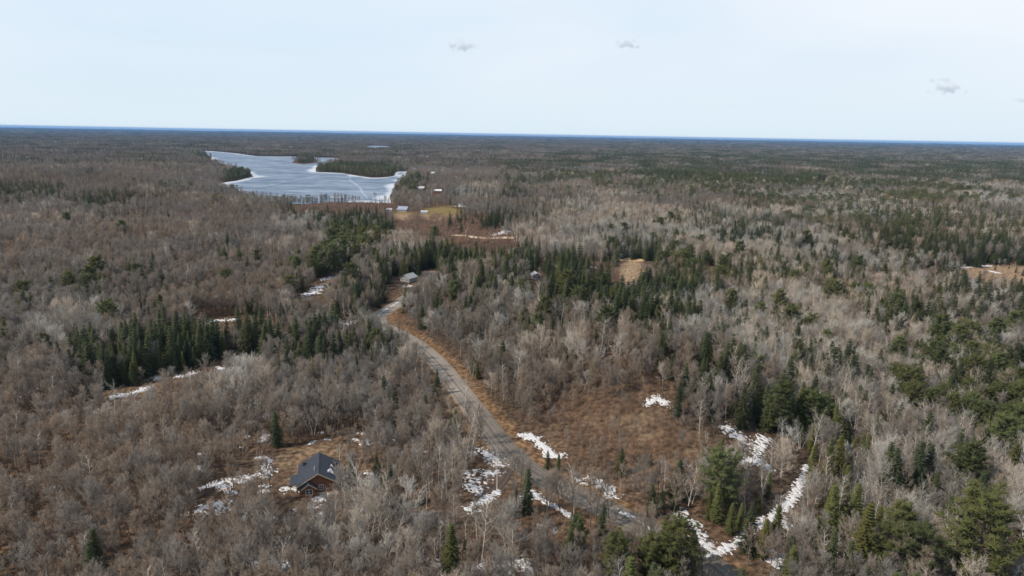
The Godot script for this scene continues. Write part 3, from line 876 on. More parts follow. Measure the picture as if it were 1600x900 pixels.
func seen_at(p: Vector3) -> Vector3:   # frame position (-1..1 each way) and distance
	var q := cam.transform.affine_inverse() * p
	if q.z > -1.0: return Vector3(9, 9, 1e9)
	var f := tan(deg_to_rad(cam.fov) / 2.0)
	return Vector3(q.x / -q.z / f / (16.0 / 9.0), q.y / -q.z / f, -q.z)


# ---------------------------------------------------------------- snow
func snow_shape(points: Array, r: float, cell: float, s: Shape) -> void:
	var lo := Vector2(1e9, 1e9)
	var hi := -lo
	for p in points:
		lo = lo.min(p)
		hi = hi.max(p)
	lo -= Vector2.ONE * r * 2.2
	hi += Vector2.ONE * r * 2.2
	var nx := int((hi.x - lo.x) / cell) + 1
	var nz := int((hi.y - lo.y) / cell) + 1
	var line := points if points.size() > 1 else [points[0], points[0] + Vector2(0.1, 0)]
	var lace := 1.05 if r < 1.95 and points.size() > 2 else 1.7
	var field := PackedFloat32Array()
	field.resize((nx + 1) * (nz + 1))
	var at := PackedInt32Array()
	at.resize((nx + 1) * (nz + 1))
	at.fill(-1)
	for j in nz + 1:
		for i in nx + 1:
			var p := lo + Vector2(i, j) * cell
			var k := 1.5 / r
			field[j * (nx + 1) + i] = r - near_line(p, line).x + r * (0.95 * rag.get_noise_2d(p.x * k, p.y * k) + 0.85 * rag.get_noise_2d(p.x * k * 2.6 + 77.0, p.y * k * 2.6) + lace * rag.get_noise_2d(p.x * k * 4.0 + 7.0, p.y * k * 4.0)) - 0.2 * lace * r
	for j in nz:
		for i in nx:
			var id := [j * (nx + 1) + i, j * (nx + 1) + i + 1, (j + 1) * (nx + 1) + i + 1, (j + 1) * (nx + 1) + i]
			if maxf(maxf(field[id[0]], field[id[1]]), maxf(field[id[2]], field[id[3]])) < 0.0: continue
			for q in id:
				if at[q] < 0:
					var p := lo + Vector2(q % (nx + 1), q / (nx + 1)) * cell
					at[q] = s.v.size()
					var rise := 0.16 * (1.0 - exp(-maxf(field[q], 0.0) * 2.5 / minf(r, 3.0))) + minf(field[q], 0.0) * 0.5
					s.v.append(Vector3(p.x, ground(p.x, p.y) + 0.05 + rise * minf(1.0 + r * 0.15, 3.0) + 0.05 * fine.get_noise_2d(p.x * 9.0, p.y * 9.0), p.y))
			for q in [0, 1, 2, 0, 2, 3]: s.ix.append(at[id[q]])


func face_up(s: Shape) -> void:
	for k in range(0, s.ix.size(), 3):
		if (s.v[s.ix[k + 2]] - s.v[s.ix[k]]).cross(s.v[s.ix[k + 1]] - s.v[s.ix[k]]).y < 0.0:
			var q := s.ix[k + 1]
			s.ix[k + 1] = s.ix[k + 2]
			s.ix[k + 2] = q
	smooth(s)


func smooth(s: Shape) -> void:
	s.n.resize(s.v.size())
	s.n.fill(Vector3.ZERO)
	for k in range(0, s.ix.size(), 3):
		var q := (s.v[s.ix[k + 2]] - s.v[s.ix[k]]).cross(s.v[s.ix[k + 1]] - s.v[s.ix[k]])
		for i in 3: s.n[s.ix[k + i]] += q
	for k in s.n.size(): s.n[k] = s.n[k].normalized() if s.n[k].length_squared() > 0.0 else Vector3.UP


# ---------------------------------------------------------------- buildings
# name, label, place, turn, width, length, wall height, ridge height, wall colour, roof colour
const BUILDINGS = [
	["metal_barn", "barn with a pale grey ribbed metal roof beyond the road", Vector2(-66.0, -410), -0.5, 7.0, 8.0, 2.6, 4.6, Color(0.24, 0.24, 0.23), Color(0.25, 0.26, 0.26)],
	["white_roofed_house", "house with a snow-white roof among grey trees right of the sand yard", Vector2(126.8, -462), 0.35, 7.0, 8.0, 2.6, 4.8, Color(0.2, 0.16, 0.12), Color(0.5, 0.51, 0.52)],
	["grey_shed", "small pale shed at the edge of the spruce belt behind the ridge", Vector2(13.0, -352), 0.2, 4.0, 5.0, 2.4, 3.6, Color(0.3, 0.29, 0.27), Color(0.34, 0.34, 0.34)],
	["lake_house", "long brown house with a white roof above the tan field", Vector2(-111.7, -1066), 1.45, 7.0, 14.0, 3.4, 5.6, Color(0.12, 0.06, 0.045), Color(0.45, 0.45, 0.45)],
	["grey_roofed_house", "low grey-roofed house in the trees left of the long brown house", Vector2(-146.5, -1128), 1.4, 8.0, 13.0, 3.2, 6.0, Color(0.2, 0.17, 0.14), Color(0.34, 0.34, 0.35)],
	["blue_grey_house", "house with a blue-grey roof at the left end of the tan field", Vector2(-121.0, -784), 1.2, 8.0, 12.0, 3.2, 6.4, Color(0.22, 0.2, 0.2), Color(0.2, 0.23, 0.3)],
	["white_shed", "little white shed at the near edge of the tan field", Vector2(-96.6, -769), 1.5, 5.0, 7.0, 2.4, 3.8, Color(0.4, 0.4, 0.38), Color(0.33, 0.33, 0.33)],
	["white_hut", "white hut at the edge of the lake marsh", Vector2(-139.5, -784), 1.5, 4.0, 6.0, 2.4, 3.6, Color(0.4, 0.4, 0.38), Color(0.33, 0.33, 0.33)],
	["pale_cottage", "pale cottage in the woods right of the frozen bay", Vector2(-177.5, -1560), 1.5, 8.0, 12.0, 4.0, 7.0, Color(0.4, 0.38, 0.35), Color(0.38, 0.38, 0.38)],
	["dark_roofed_house", "dark-roofed house cut by the right edge under the yellow-green pine", Vector2(199.5, -249), -0.5, 8.0, 11.0, 3.2, 5.6, Color(0.22, 0.07, 0.045), Color(0.035, 0.035, 0.04)],
]


func roof_pair(s: Shape, w: float, z0: float, z1: float, eave: float, ridge: float, over: float, thick: float) -> void:
	var slope := (ridge - eave) / (w / 2.0)
	var ex := w / 2.0 + over
	var ey := eave - over * slope
	for k in [-1.0, 1.0]:
		var p := [Vector3(0, ridge, z0 + over), Vector3(k * ex, ey, z0 + over), Vector3(k * ex, ey, z1 - over), Vector3(0, ridge, z1 - over)]
		if k < 0: p.reverse()
		s.slab(p, Vector3(0, thick, 0))


func gable_house(b: Array) -> void:
	var at: Vector2 = b[2]
	var w: float = b[4]
	var l: float = b[5]
	var eave: float = b[6]
	var ridge: float = b[7]
	var o := thing(b[0], b[1], "house" if "house" in b[0] or "cottage" in b[0] else "shed", Vector3(at.x, ground(at.x, at.y) - 0.1, at.y), b[3])
	var s := Shape.new()
	s.slab([Vector3(-w / 2, -1, 0), Vector3(w / 2, -1, 0), Vector3(w / 2, -1, -l), Vector3(-w / 2, -1, -l)], Vector3(0, eave + 1, 0))
	for z in [-0.05, -l + 0.05]:
		var p := [Vector3(-w / 2, eave, z), Vector3(w / 2, eave, z), Vector3(0, ridge - 0.05, z)]
		s.slab(p, Vector3(0, 0, 0.05 if z > -1 else -0.05))
	part("wall", s.mesh(mat(b[0] + " wall", b[8])), o)
	s = Shape.new()
	roof_pair(s, w, 0, -l, eave, ridge, 0.5, 0.18)
	var rf := part("roof", s.mesh(mat(b[0] + " roof", b[9], 0.55)), o)
	s = Shape.new()
	s.box(Vector3(-0.12, ridge + 0.17, -l - 0.5), Vector3(0.12, ridge + 0.24, 0.5))
	part("ridge_cap", s.mesh(mat(b[0] + " roof", b[9], 0.55)), rf)
	for x in [-w * 0.28, w * 0.28]:
		s = Shape.new()
		s.box(Vector3(x - 0.6, eave * 0.4, 0.0), Vector3(x + 0.6, eave * 0.8, 0.07))
		var f := part("window", s.mesh(mat("window frame", Color(0.7, 0.69, 0.66))), o)
		s = Shape.new()
		s.box(Vector3(x - 0.5, eave * 0.43, 0.05), Vector3(x + 0.5, eave * 0.77, 0.09))
		part("pane", s.mesh(mat("dark pane", Color(0.03, 0.035, 0.04), 0.1)), f)
	s = Shape.new()
	s.box(Vector3(-0.5, 0.05, 0.0), Vector3(0.5, 2.1, 0.08))
	part("door", s.mesh(mat("plain door", Color(0.25, 0.22, 0.2))), o)


func strip(s: Shape, a: Vector3, b: Vector3, wide_by: Vector3, thick: Vector3) -> void:   # a board from a to b
	s.slab([a, b, b + wide_by, a + wide_by], thick)


func cabin() -> void:
	var y := ground(CABIN_AT.x, CABIN_AT.y - 4.0)
	var o := thing("cabin", "brown log cabin with a dark blue metal roof in a small clearing", "house", Vector3(CABIN_AT.x, y, CABIN_AT.y), CABIN_TURN)
	var log_wall := mat("cabin wall", Color(0.32, 0.15, 0.078), 0.75)
	var logs := Image.create(64, 64, false, Image.FORMAT_RGB8)
	for j in 64:
		for i in 64:
			var k := absf(sin(PI * j / 16.0))
			logs.set_pixel(i, j, Color.WHITE * (0.25 + 0.75 * pow(k, 0.6)))
	log_wall.uv1_triplanar = true
	log_wall.uv1_scale = Vector3.ONE * 1.1
	log_wall.heightmap_enabled = true
	log_wall.heightmap_scale = 6.0
	log_wall.heightmap_texture = ImageTexture.create_from_image(logs)
	var metal := mat("blue metal roof", Color(0.036, 0.043, 0.06), 0.5)
	metal.metallic_specular = 0.4
	metal.albedo_texture = detail_texture(71, 0.012, 0.7)
	metal.uv1_triplanar = true
	metal.uv1_scale = Vector3.ONE / 6.0
	log_wall.albedo_texture = detail_texture(72, 0.02, 0.6)
	var cream := mat("cream trim", Color(0.45, 0.37, 0.28), 0.7)
	var white := mat("white window frame", Color(0.55, 0.53, 0.50), 0.6)
	var pane := mat("cabin pane", Color(0.03, 0.035, 0.04), 0.08)
	var w := 9.2
	var l := 10.6
	var eave := 2.7
	var ridge := 5.45
	var s := Shape.new()
	s.slab([Vector3(-w / 2, -0.8, 0), Vector3(w / 2, -0.8, 0), Vector3(w / 2, -0.8, -l), Vector3(-w / 2, -0.8, -l)], Vector3(0, eave + 0.8, 0))
	part("wall", s.mesh(log_wall), o)
	for z in [-0.12, -l + 0.02]:
		s = Shape.new()
		s.slab([Vector3(-w / 2, eave, z), Vector3(w / 2, eave, z), Vector3(0, ridge - 0.02, z)], Vector3(0, 0, 0.1))
		part("gable", s.mesh(log_wall), o)
	s = Shape.new()
	roof_pair(s, w, 0, -l, eave, ridge, 0.62, 0.14)
	var rf := part("roof", s.mesh(metal), o)
	var slope := (ridge - eave) / (w / 2)
	var ribs := Shape.new()   # the standing seams of the sheets
	for k in [-1.0, 1.0]:
		for i in 13:
			var z := 0.55 - i * (l + 1.1) / 12.0
			ribs.cone(Vector3(0, ridge + 0.15, z), Vector3(k * (w / 2 + 0.6), eave - 0.6 * slope + 0.15, z), 0.03, 0.03, 4)
	part("standing_seams", ribs.mesh(metal), rf)
	s = Shape.new()
	s.box(Vector3(-0.16, ridge + 0.13, -l - 0.62), Vector3(0.16, ridge + 0.2, 0.62))
	part("ridge_cap", s.mesh(metal), rf)
	for k in [-1.0, 1.0]:   # bargeboards on the front gable
		s = Shape.new()
		var a := Vector3(0, ridge - 0.12, 0.625)
		var b := Vector3(k * (w / 2 + 0.62), eave - 0.62 * slope - 0.12, 0.625)
		var p := [a, b, b + Vector3(0, 0.24, 0), a + Vector3(0, 0.24, 0)]
		if k < 0: p.reverse()
		s.slab(p, Vector3(0, 0, 0.05))
		part("bargeboard", s.mesh(cream), rf)
	for z in [-2.3, -3.1]:   # two pale vent pipes on the left slope
		s = Shape.new()
		s.cone(Vector3(-0.9, ridge - 0.9 * slope, z), Vector3(-0.9, ridge + 0.25, z), 0.09, 0.09, 8)
		s.cone(Vector3(-0.9, ridge + 0.25, z), Vector3(-0.9, ridge + 0.32, z), 0.15, 0.03, 8)
		part("vent_pipe", s.mesh(mat("zinc", Color(0.5, 0.5, 0.52), 0.45)), rf)
	for q in [Vector3(-3.7, 0, -9.2), Vector3(4.2, 0, -8.0)]:
		s = Shape.new()
		var base := ridge - absf(q.x) * slope
		s.box(Vector3(q.x - 0.3, base - 0.1, q.z - 0.3), Vector3(q.x + 0.3, base + 0.9, q.z + 0.3))
		s.box(Vector3(q.x - 0.38, base + 0.9, q.z - 0.38), Vector3(q.x + 0.38, base + 1.0, q.z + 0.38))
		part("chimney", s.mesh(mat("dark chimney", Color(0.05, 0.05, 0.055))), rf)
	# the lower roof on the left
	s = Shape.new()
	s.slab([Vector3(-4.35, 2.2, -1.6), Vector3(-4.35, 2.2, -7.0), Vector3(-7.0, 1.75, -7.0), Vector3(-7.0, 1.75, -1.6)], Vector3(0, 0.12, 0))
	part("lean_to_roof", s.mesh(metal), o)
	for z in [-1.9, -4.3, -6.7]:
		s = Shape.new()
		s.cone(Vector3(-6.7, -0.8, z), Vector3(-6.7, 1.85, z), 0.09, 0.09, 6)
		part("post", s.mesh(log_wall), o)
	# the gabled porch
	var pr := Shape.new()
	pr.slab([Vector3(-3.7, -0.8, 1.5), Vector3(-0.7, -0.8, 1.5), Vector3(-0.7, -0.8, 0.0), Vector3(-3.7, -0.8, 0.0)], Vector3(0, 3.2, 0))
	pr.slab([Vector3(-3.7, 2.4, 1.4), Vector3(-0.7, 2.4, 1.4), Vector3(-2.2, 3.45, 1.4)], Vector3(0, 0, 0.1))
	var porch := part("porch", pr.mesh(log_wall), o)
	s = Shape.new()
	for k in [-1.0, 1.0]:
		var p := [Vector3(-2.2, 3.5, 1.95), Vector3(-2.2 + k * 1.95, 2.14, 1.95), Vector3(-2.2 + k * 1.95, 2.14, 0.04), Vector3(-2.2, 3.5, 0.04)]
		if k < 0: p.reverse()
		s.slab(p, Vector3(0, 0.11, 0))
	part("porch_roof", s.mesh(metal), porch)
	for k in [-1.0, 1.0]:
		s = Shape.new()
		var a := Vector3(-2.2, 3.42, 1.955)
		var b := Vector3(-2.2 + k * 1.95, 2.06, 1.955)
		var p := [a, b, b + Vector3(0, 0.2, 0), a + Vector3(0, 0.2, 0)]
		if k < 0: p.reverse()
		s.slab(p, Vector3(0, 0, 0.05))
		part("porch_bargeboard", s.mesh(cream), porch)
	for q in [[Vector3(-2.2, 1.35, 1.5), 0.75, 0.62, porch], [Vector3(0.6, 1.6, 0.0), 0.5, 0.55, o]]:
		var c: Vector3 = q[0]
		var hw: float = q[1]
		var hh: float = q[2]
		s = Shape.new()
		s.box(c + Vector3(-hw - 0.1, hh, 0.002), c + Vector3(hw + 0.1, hh + 0.12, 0.08))
		s.box(c + Vector3(-hw - 0.1, -hh - 0.12, 0.002), c + Vector3(hw + 0.1, -hh, 0.08))
		for x in [-hw - 0.1, hw]: s.box(c + Vector3(x, -hh, 0.002), c + Vector3(x + 0.1, hh, 0.08))
		s.box(c + Vector3(-0.04, -hh, 0.002), c + Vector3(0.04, hh, 0.07))
		s.box(c + Vector3(-hw, -0.035, 0.002), c + Vector3(-0.04, 0.035, 0.065))
		s.box(c + Vector3(0.04, -0.035, 0.002), c + Vector3(hw, 0.035, 0.065))
		var f := part("window", s.mesh(white), q[3])
		if q[3] == o:
			s = Shape.new()
			s.box(c + Vector3(-hw, -hh, 0.001), c + Vector3(hw, hh, 0.03))
			part("pane", s.mesh(pane), f)
		else:
			s = Shape.new()
			s.box(c + Vector3(-hw, -hh, 0.001), c + Vector3(hw, hh, 0.03))
			part("porch_pane", s.mesh(pane), porch)
	s = Shape.new()
	s.box(Vector3(-0.62, -0.1, 0.9), Vector3(-0.56, 0.0, 1.0))
	# a low deck with a rail at the right of the front
	s = Shape.new()
	s.box(Vector3(-0.6, -0.5, 0.05), Vector3(4.6, 0.1, 1.9))
	var deck := part("deck", s.mesh(mat("weathered boards", Color(0.22, 0.16, 0.11))), o)
	for x in [-0.4, 1.9, 4.4]:
		s = Shape.new()
		s.box(Vector3(x - 0.06, 0.1, 1.75), Vector3(x + 0.06, 1.1, 1.87))
		part("rail_post", s.mesh(mat("weathered boards", Color(0.22, 0.16, 0.11))), deck)
	s = Shape.new()
	s.box(Vector3(-0.5, 1.1, 1.74), Vector3(4.5, 1.17, 1.88))
	part("handrail", s.mesh(mat("weathered boards", Color(0.22, 0.16, 0.11))), deck)
	o.scale = Vector3.ONE * 1.03
	# snow left on the right slope
	for q in [[2.95, -3.6, 0.75, 1.1, "white snow left on the right slope of the cabin roof"], [3.2, -6.6, 0.3, 0.55, "thin snow sliver higher on the right slope of the cabin roof"]]:
		s = Shape.new()
		var ring := []
		for k in 14:
			var a := TAU * k / 14.0
			var r := 1.0 + 0.3 * sin(a * 3.0 + q[0]) + 0.15 * sin(a * 5.0)
			ring.append(Vector3(q[0] + cos(a) * q[2] * r, 0, q[1] - sin(a) * q[3] * r))
		var lift := func(p: Vector3, up: float) -> Vector3: return Vector3(p.x, ridge - absf(p.x) * slope + 0.14 + up, p.z)
		var mid: Vector3 = lift.call(Vector3(q[0], 0, q[1]), 0.3)
		for k in 14:
			var a: Vector3 = ring[k]
			var b: Vector3 = ring[(k + 1) % 14]
			var c := Vector3(q[0], 0, q[1])
			s.tri(mid, lift.call(b.lerp(c, 0.25), 0.22), lift.call(a.lerp(c, 0.25), 0.22))
			s.quad(lift.call(a.lerp(c, 0.25), 0.22), lift.call(b.lerp(c, 0.25), 0.22), lift.call(b, 0.0), lift.call(a, 0.0))
		var sn := part("roof_snow", s.mesh(mats["snow"]), self)
		sn.transform = o.transform
		tag(sn, q[4], "snow", "snow left on the cabin roof")


# ---------------------------------------------------------------- the picture's order: camera, sky, sun, exposure; then the land; then the things
func _ready() -> void:
	rng.seed = 20240417
	cam = Camera3D.new()
	cam.name = "camera"
	cam.fov = 45.75
	cam.near = 1.0
	cam.far = 120000.0
	cam.position = Vector3(0, CAM_HEIGHT, 0)
	cam.basis = Basis(Vector3.RIGHT, deg_to_rad(-12.7)) * Basis(Vector3.BACK, deg_to_rad(1.0))
	add_child(cam)
	cam.current = true
	var sun := DirectionalLight3D.new()
	sun.name = "sun"
	sun.light_energy = 1.6
	sun.light_color = Color(1.0, 0.95, 0.88)
	sun.light_angular_distance = 0.5
	sun.shadow_enabled = true
	add_child(sun)
	sun.look_at_from_position(Vector3.ZERO, Vector3(0.66, -0.70, -0.26), Vector3.UP)
	var env := Environment.new()
	env.background_mode = Environment.BG_SKY
	env.sky = Sky.new()
	env.sky.sky_material = sky_material()
	env.tonemap_mode = Environment.TONE_MAPPER_LINEAR
	env.tonemap_exposure = 1.07
	env.sdfgi_enabled = true
	env.ssao_enabled = true
	env.ssil_enabled = true
	env.fog_enabled = true
	env.fog_density = 0.000024
	env.fog_light_color = Color(0.46, 0.72, 0.97)
	var around := WorldEnvironment.new()
	around.name = "air"
	around.environment = env
	add_child(around)

	wide.seed = 11
	wide.frequency = 0.0045
	wide.fractal_octaves = 3
	fine.seed = 12
	fine.frequency = 0.11
	fine.fractal_octaves = 4
	rag.seed = 13
	rag.frequency = 0.35
	rag.fractal_octaves = 3
	ridges.seed = 14
	ridges.frequency = 0.00028
	ridges.fractal_octaves = 3
	for g in REGIONS:
		(open_regions if g[0] > 3 else tree_regions).append(g)
	tree_regions.append_array(open_regions)
	for s in SNOW:
		var b := Rect2(s[2][0], Vector2.ZERO)
		for p in s[2]: b = b.expand(p)
		snow_list.append([s[0], s[1], s[2], b.grow(s[1] * 1.2)])

	build_land()
	build_lakes()
	build_roads()
	build_snow()
	for b in BUILDINGS: gable_house(b)
	cabin()
	small_things()
	build_woods()


func sky_material() -> PanoramaSkyMaterial:
	var lo := Image.create(512, 256, false, Image.FORMAT_RGBF)
	var veil := FastNoiseLite.new()
	veil.seed = 5
	veil.frequency = 1.3
	veil.fractal_octaves = 4
	for j in 256:
		var up := PI * (0.5 - (j + 0.5) / 256.0)
		var e := sin(up)
		var base := Color(0.69, 0.80, 0.88).lerp(Color(0.62, 0.76, 0.89), smoothstep(0.0, 0.16, e)).lerp(Color(0.42, 0.58, 0.82), smoothstep(0.15, 0.6, e)).lerp(Color(0.30, 0.46, 0.74), smoothstep(0.5, 1.0, e))
		for i in 512:
			var a := TAU * (i + 0.5) / 512.0
			var d := Vector3(sin(a) * cos(up), e, -cos(a) * cos(up))
			var thin := clampf(0.5 + 0.9 * veil.get_noise_3d(d.x * 1.2 + 4.0, d.y * 5.0, d.z * 1.2), 0, 1) * smoothstep(0.0, 0.1, e)
			var c := base.lerp(Color(0.88, 0.90, 0.945), clampf(thin * 0.45 + 0.6 * smoothstep(-0.1, 0.75, d.x) * smoothstep(0.0, 0.14, e), 0.0, 0.95))
			lo.set_pixel(i, j, c if e > -0.01 else Color(0.4, 0.42, 0.45))
	lo.resize(4096, 2048, Image.INTERPOLATE_BILINEAR)
	var puff := FastNoiseLite.new()
	puff.seed = 8
	puff.frequency = 0.09
	puff.fractal_octaves = 4
	# small flat clouds: bearing and height in degrees, half width, half height, strength
	for q in [[-4.26, 6.68, 1.25, 0.7, 0.95], [8.81, 6.97, 1.0, 0.7, 0.95], [31.17, 3.58, 1.35, 0.62, 0.95], [30.6, 4.19, 1.0, 0.2, 0.4], [25.81, 2.59, 0.55, 0.2, 0.6], [17.24, 2.54, 0.4, 0.12, 0.4], [35.54, 2.77, 0.8, 0.25, 0.6], [-12.63, 5.08, 0.4, 0.12, 0.15], [48.0, 4.0, 1.3, 0.3, 0.5], [-52.0, 5.0, 1.2, 0.3, 0.5], [64.0, 3.0, 0.8, 0.2, 0.5]]:
		var cx: float = q[0] / 360.0 * 4096.0
		var cy: float = (0.5 - q[1] / 180.0) * 2048.0
		var hw: float = q[2] / 360.0 * 4096.0
		var hh: float = q[3] / 180.0 * 2048.0
		for j in range(int(cy - hh * 2.5), int(cy + hh * 2.5)):
			for i in range(int(cx - hw * 1.6), int(cx + hw * 1.6)):
				var u := (i - cx) / hw
				var v := (cy - j) / hh
				v = v if v > 0.0 else v * 1.9
				var k := smoothstep(0.0, 0.7, 0.85 - sqrt(u * u + v * v) + 1.1 * puff.get_noise_2d(i * 1.5, j * 1.8)) * float(q[4])
				if k > 0.0: lo.set_pixel(posmod(i, 4096), j, lo.get_pixel(posmod(i, 4096), j).lerp(Color(0.50, 0.58, 0.67).lerp(Color(0.70, 0.76, 0.83), smoothstep(-0.3, 0.8, v)), k))
	var m := PanoramaSkyMaterial.new()
	m.panorama = ImageTexture.create_from_image(lo)
	return m


func detail_texture(seed_at: int, frequency: float, low: float) -> NoiseTexture2D:
	var f := FastNoiseLite.new()
	f.seed = seed_at
	f.frequency = frequency
	f.fractal_octaves = 5
	var t := NoiseTexture2D.new()
	t.width = 512
	t.height = 512
	t.seamless = true
	t.noise = f
	var g := Gradient.new()
	g.set_color(0, Color(low, low, low))
	g.set_color(1, Color.WHITE)
	t.color_ramp = g
	return t


func build_land() -> void:
	var s := Shape.new()
	var radii := [0.0, 30.0, 60.0, 85.0]
	var r := 100.0
	while r < 35000.0:
		radii.append(r)
		r += clampf(r * 0.0072, 1.1, 1e9) if r < 420.0 else r * 0.0115 if r < 3200.0 else r * 0.03
	var turns := []
	var a := -42.0
	while a < 42.0:
		turns.append(deg_to_rad(a))
		a += 0.34
	for k in range(42, 319, 12): turns.append(deg_to_rad(k))
	var m := turns.size()
	for q in radii:
		for t in turns:
			var x: float = q * sin(t)
			var z: float = -q * cos(t)
			s.v.append(Vector3(x, ground(x, z), z))
			s.c.append(ground_color(x, z))
	for j in radii.size() - 1:
		for i in m:
			var b := j * m + i
			var c := j * m + (i + 1) % m
			for id in [b, b + m, c + m, b, c + m, c]: s.ix.append(id)
	smooth(s)
	var gm := mat("ground", Color.WHITE, 1.0)
	gm.metallic_specular = 0.0
	gm.albedo_texture = detail_texture(3, 0.02, 0.45)
	gm.uv1_triplanar = true
	gm.uv1_world_triplanar = true
	gm.uv1_scale = Vector3.ONE / 23.0
	var o := part("ground", s.mesh(gm), self)
	o.set_meta("kind", "structure")
	o.set_meta("label", "forest floor of brown leaf litter, dry grass and marsh to the horizon")


func stamp(im: Image, at: Vector2, r: float, c: Color, k: float) -> void:
	for j in range(maxi(0, int(at.y - r)), mini(im.get_height(), int(at.y + r) + 1)):
		for i in range(maxi(0, int(at.x - r)), mini(im.get_width(), int(at.x + r) + 1)):
			var d := Vector2(i, j).distance_to(at) / r
			if d < 1.0: im.set_pixel(i, j, im.get_pixel(i, j).lerp(c, k * (1.0 - d * d)))


func build_lakes() -> void:
	var lo := Vector2(-1500, -3150)
	var size := Vector2(1400, 2300)
	var im := Image.create(1024, 1024, false, Image.FORMAT_RGB8)
	var a := FastNoiseLite.new()
	a.seed = 21
	a.frequency = 0.012
	a.fractal_octaves = 4
	for j in 1024:
		for i in 1024:
			var p := lo + size * Vector2(i, j) / 1024.0
			var k := clampf(0.42 + 0.75 * a.get_noise_2d(p.x * 0.35, p.y * 0.9), 0, 1)
			var f := clampf(0.4 + 1.1 * a.get_noise_2d(p.x * 1.6 + 900.0, p.y * 4.0), 0, 1)
			im.set_pixel(i, j, Color(0.36, 0.43, 0.52).lerp(Color(0.72, 0.77, 0.83), k * 0.55 + f * f * 0.5))
	var px := func(p: Vector2) -> Vector2: return (p - lo) / size * 1024.0
	var white := Color(0.88, 0.90, 0.93)
	for k in LAKE_SHORE.size():   # drifted snow along the shore
		var p: Vector2 = LAKE_SHORE[k]
		var q: Vector2 = LAKE_SHORE[(k + 1) % LAKE_SHORE.size()]
		if p.y > -1000.0 and q.y > -1000.0 and p.x < -200.0: continue
		var n := int(p.distance_to(q) / 6.0) + 1
		for i in n:
			var at := p.lerp(q, float(i) / n)
			stamp(im, px.call(at), 5.0 + 26.0 * absf(wide.get_noise_2d(at.x * 2.0, at.y * 2.0)), white, 0.42)
	# drifts and sled tracks, as world places on the ice
	for t in [[Vector2(-215, -1000), Vector2(-330, -1390), 1.6], [Vector2(-330, -1390), Vector2(-430, -1800), 1.3], [Vector2(-430, -1130), Vector2(-420, -1500), 1.6], [Vector2(-540, -1500), Vector2(-250, -1180), 1.2], [Vector2(-600, -1700), Vector2(-330, -1420), 1.2], [Vector2(-470, -1200), Vector2(-210, -1080), 1.3], [Vector2(-560, -1350), Vector2(-230, -1250), 1.1], [Vector2(-900, -2300), Vector2(-560, -1800), 1.5], [Vector2(-390, -1020), Vector2(-215, -990), 2.4]]:
		var p: Vector2 = t[0]
		var q: Vector2 = t[1]
		var n := int(p.distance_to(q) / 1.5)
		for i in n:
			var at := p.lerp(q, float(i) / n) + Vector2(wide.get_noise_1d(i * 0.6), wide.get_noise_1d(i * 0.6 + 900.0)) * 9.0
			if fine.get_noise_1d(i * 0.4 + p.x) > -0.25: stamp(im, px.call(at), t[2] * 1.1, white, 0.2)
	for k in 420:
		var at := lo + size * Vector2(rng.randf(), rng.randf())
		if shore_distance(at, LAKE_SHORE) > -20.0: continue
		var d := Vector2(1, rng.randf_range(-0.35, 0.25)).normalized()
		var l := rng.randf_range(30, 150)
		for i in int(l / 2.5): stamp(im, px.call(at + d * i * 2.5 + Vector2(0, fine.get_noise_1d(i + k * 50.0) * 5.0)), rng.randf_range(1.0, 2.4), white, rng.randf_range(0.1, 0.4))
	var ice := StandardMaterial3D.new()
	ice.resource_name = "ice"
	ice.albedo_texture = ImageTexture.create_from_image(im)
	ice.albedo_color = Color(0.80, 0.80, 0.80)
	ice.roughness = 0.55
	ice.metallic_specular = 0.25
	for q in [["frozen_lake", LAKE_SHORE, "long frozen lake of blue-grey ice streaked with snow", 12.0, LAKE_LEVEL], ["far_frozen_lake", FAR_LAKE, "distant sliver of frozen lake near the horizon", 12.0, LAKE_LEVEL]]:
		var line := PackedVector2Array(q[1])
		var big := Geometry2D.offset_polygon(line, q[3])[0]
		var s := Shape.new()
		for p in big:
			s.v.append(Vector3(p.x, q[4], p.y))
			s.n.append(Vector3.UP)
			s.uv.append((p - lo) / size)
		var t := Geometry2D.triangulate_polygon(big)
		for k in range(0, t.size(), 3):
			var x := big[t[k]]
			var flip := (big[t[k + 1]] - x).cross(big[t[k + 2]] - x) < 0.0
			s.ix.append_array([t[k], t[k + 2], t[k + 1]] if flip else [t[k], t[k + 1], t[k + 2]])
		var o := part(q[0], s.mesh(ice), self)
		o.set_meta("kind", "structure")
		o.set_meta("label", q[2])


func smooth_path(line: Array, step: float) -> Array:
	var c := Curve2D.new()
	for k in line.size():
		var d: Vector2 = (line[mini(k + 1, line.size() - 1)] - line[maxi(k - 1, 0)]) / 6.0
		c.add_point(line[k], -d, d)
	var out := []
	var l := c.get_baked_length()
	for i in int(l / step) + 1: out.append(c.sample_baked(i * step, true))
	return out


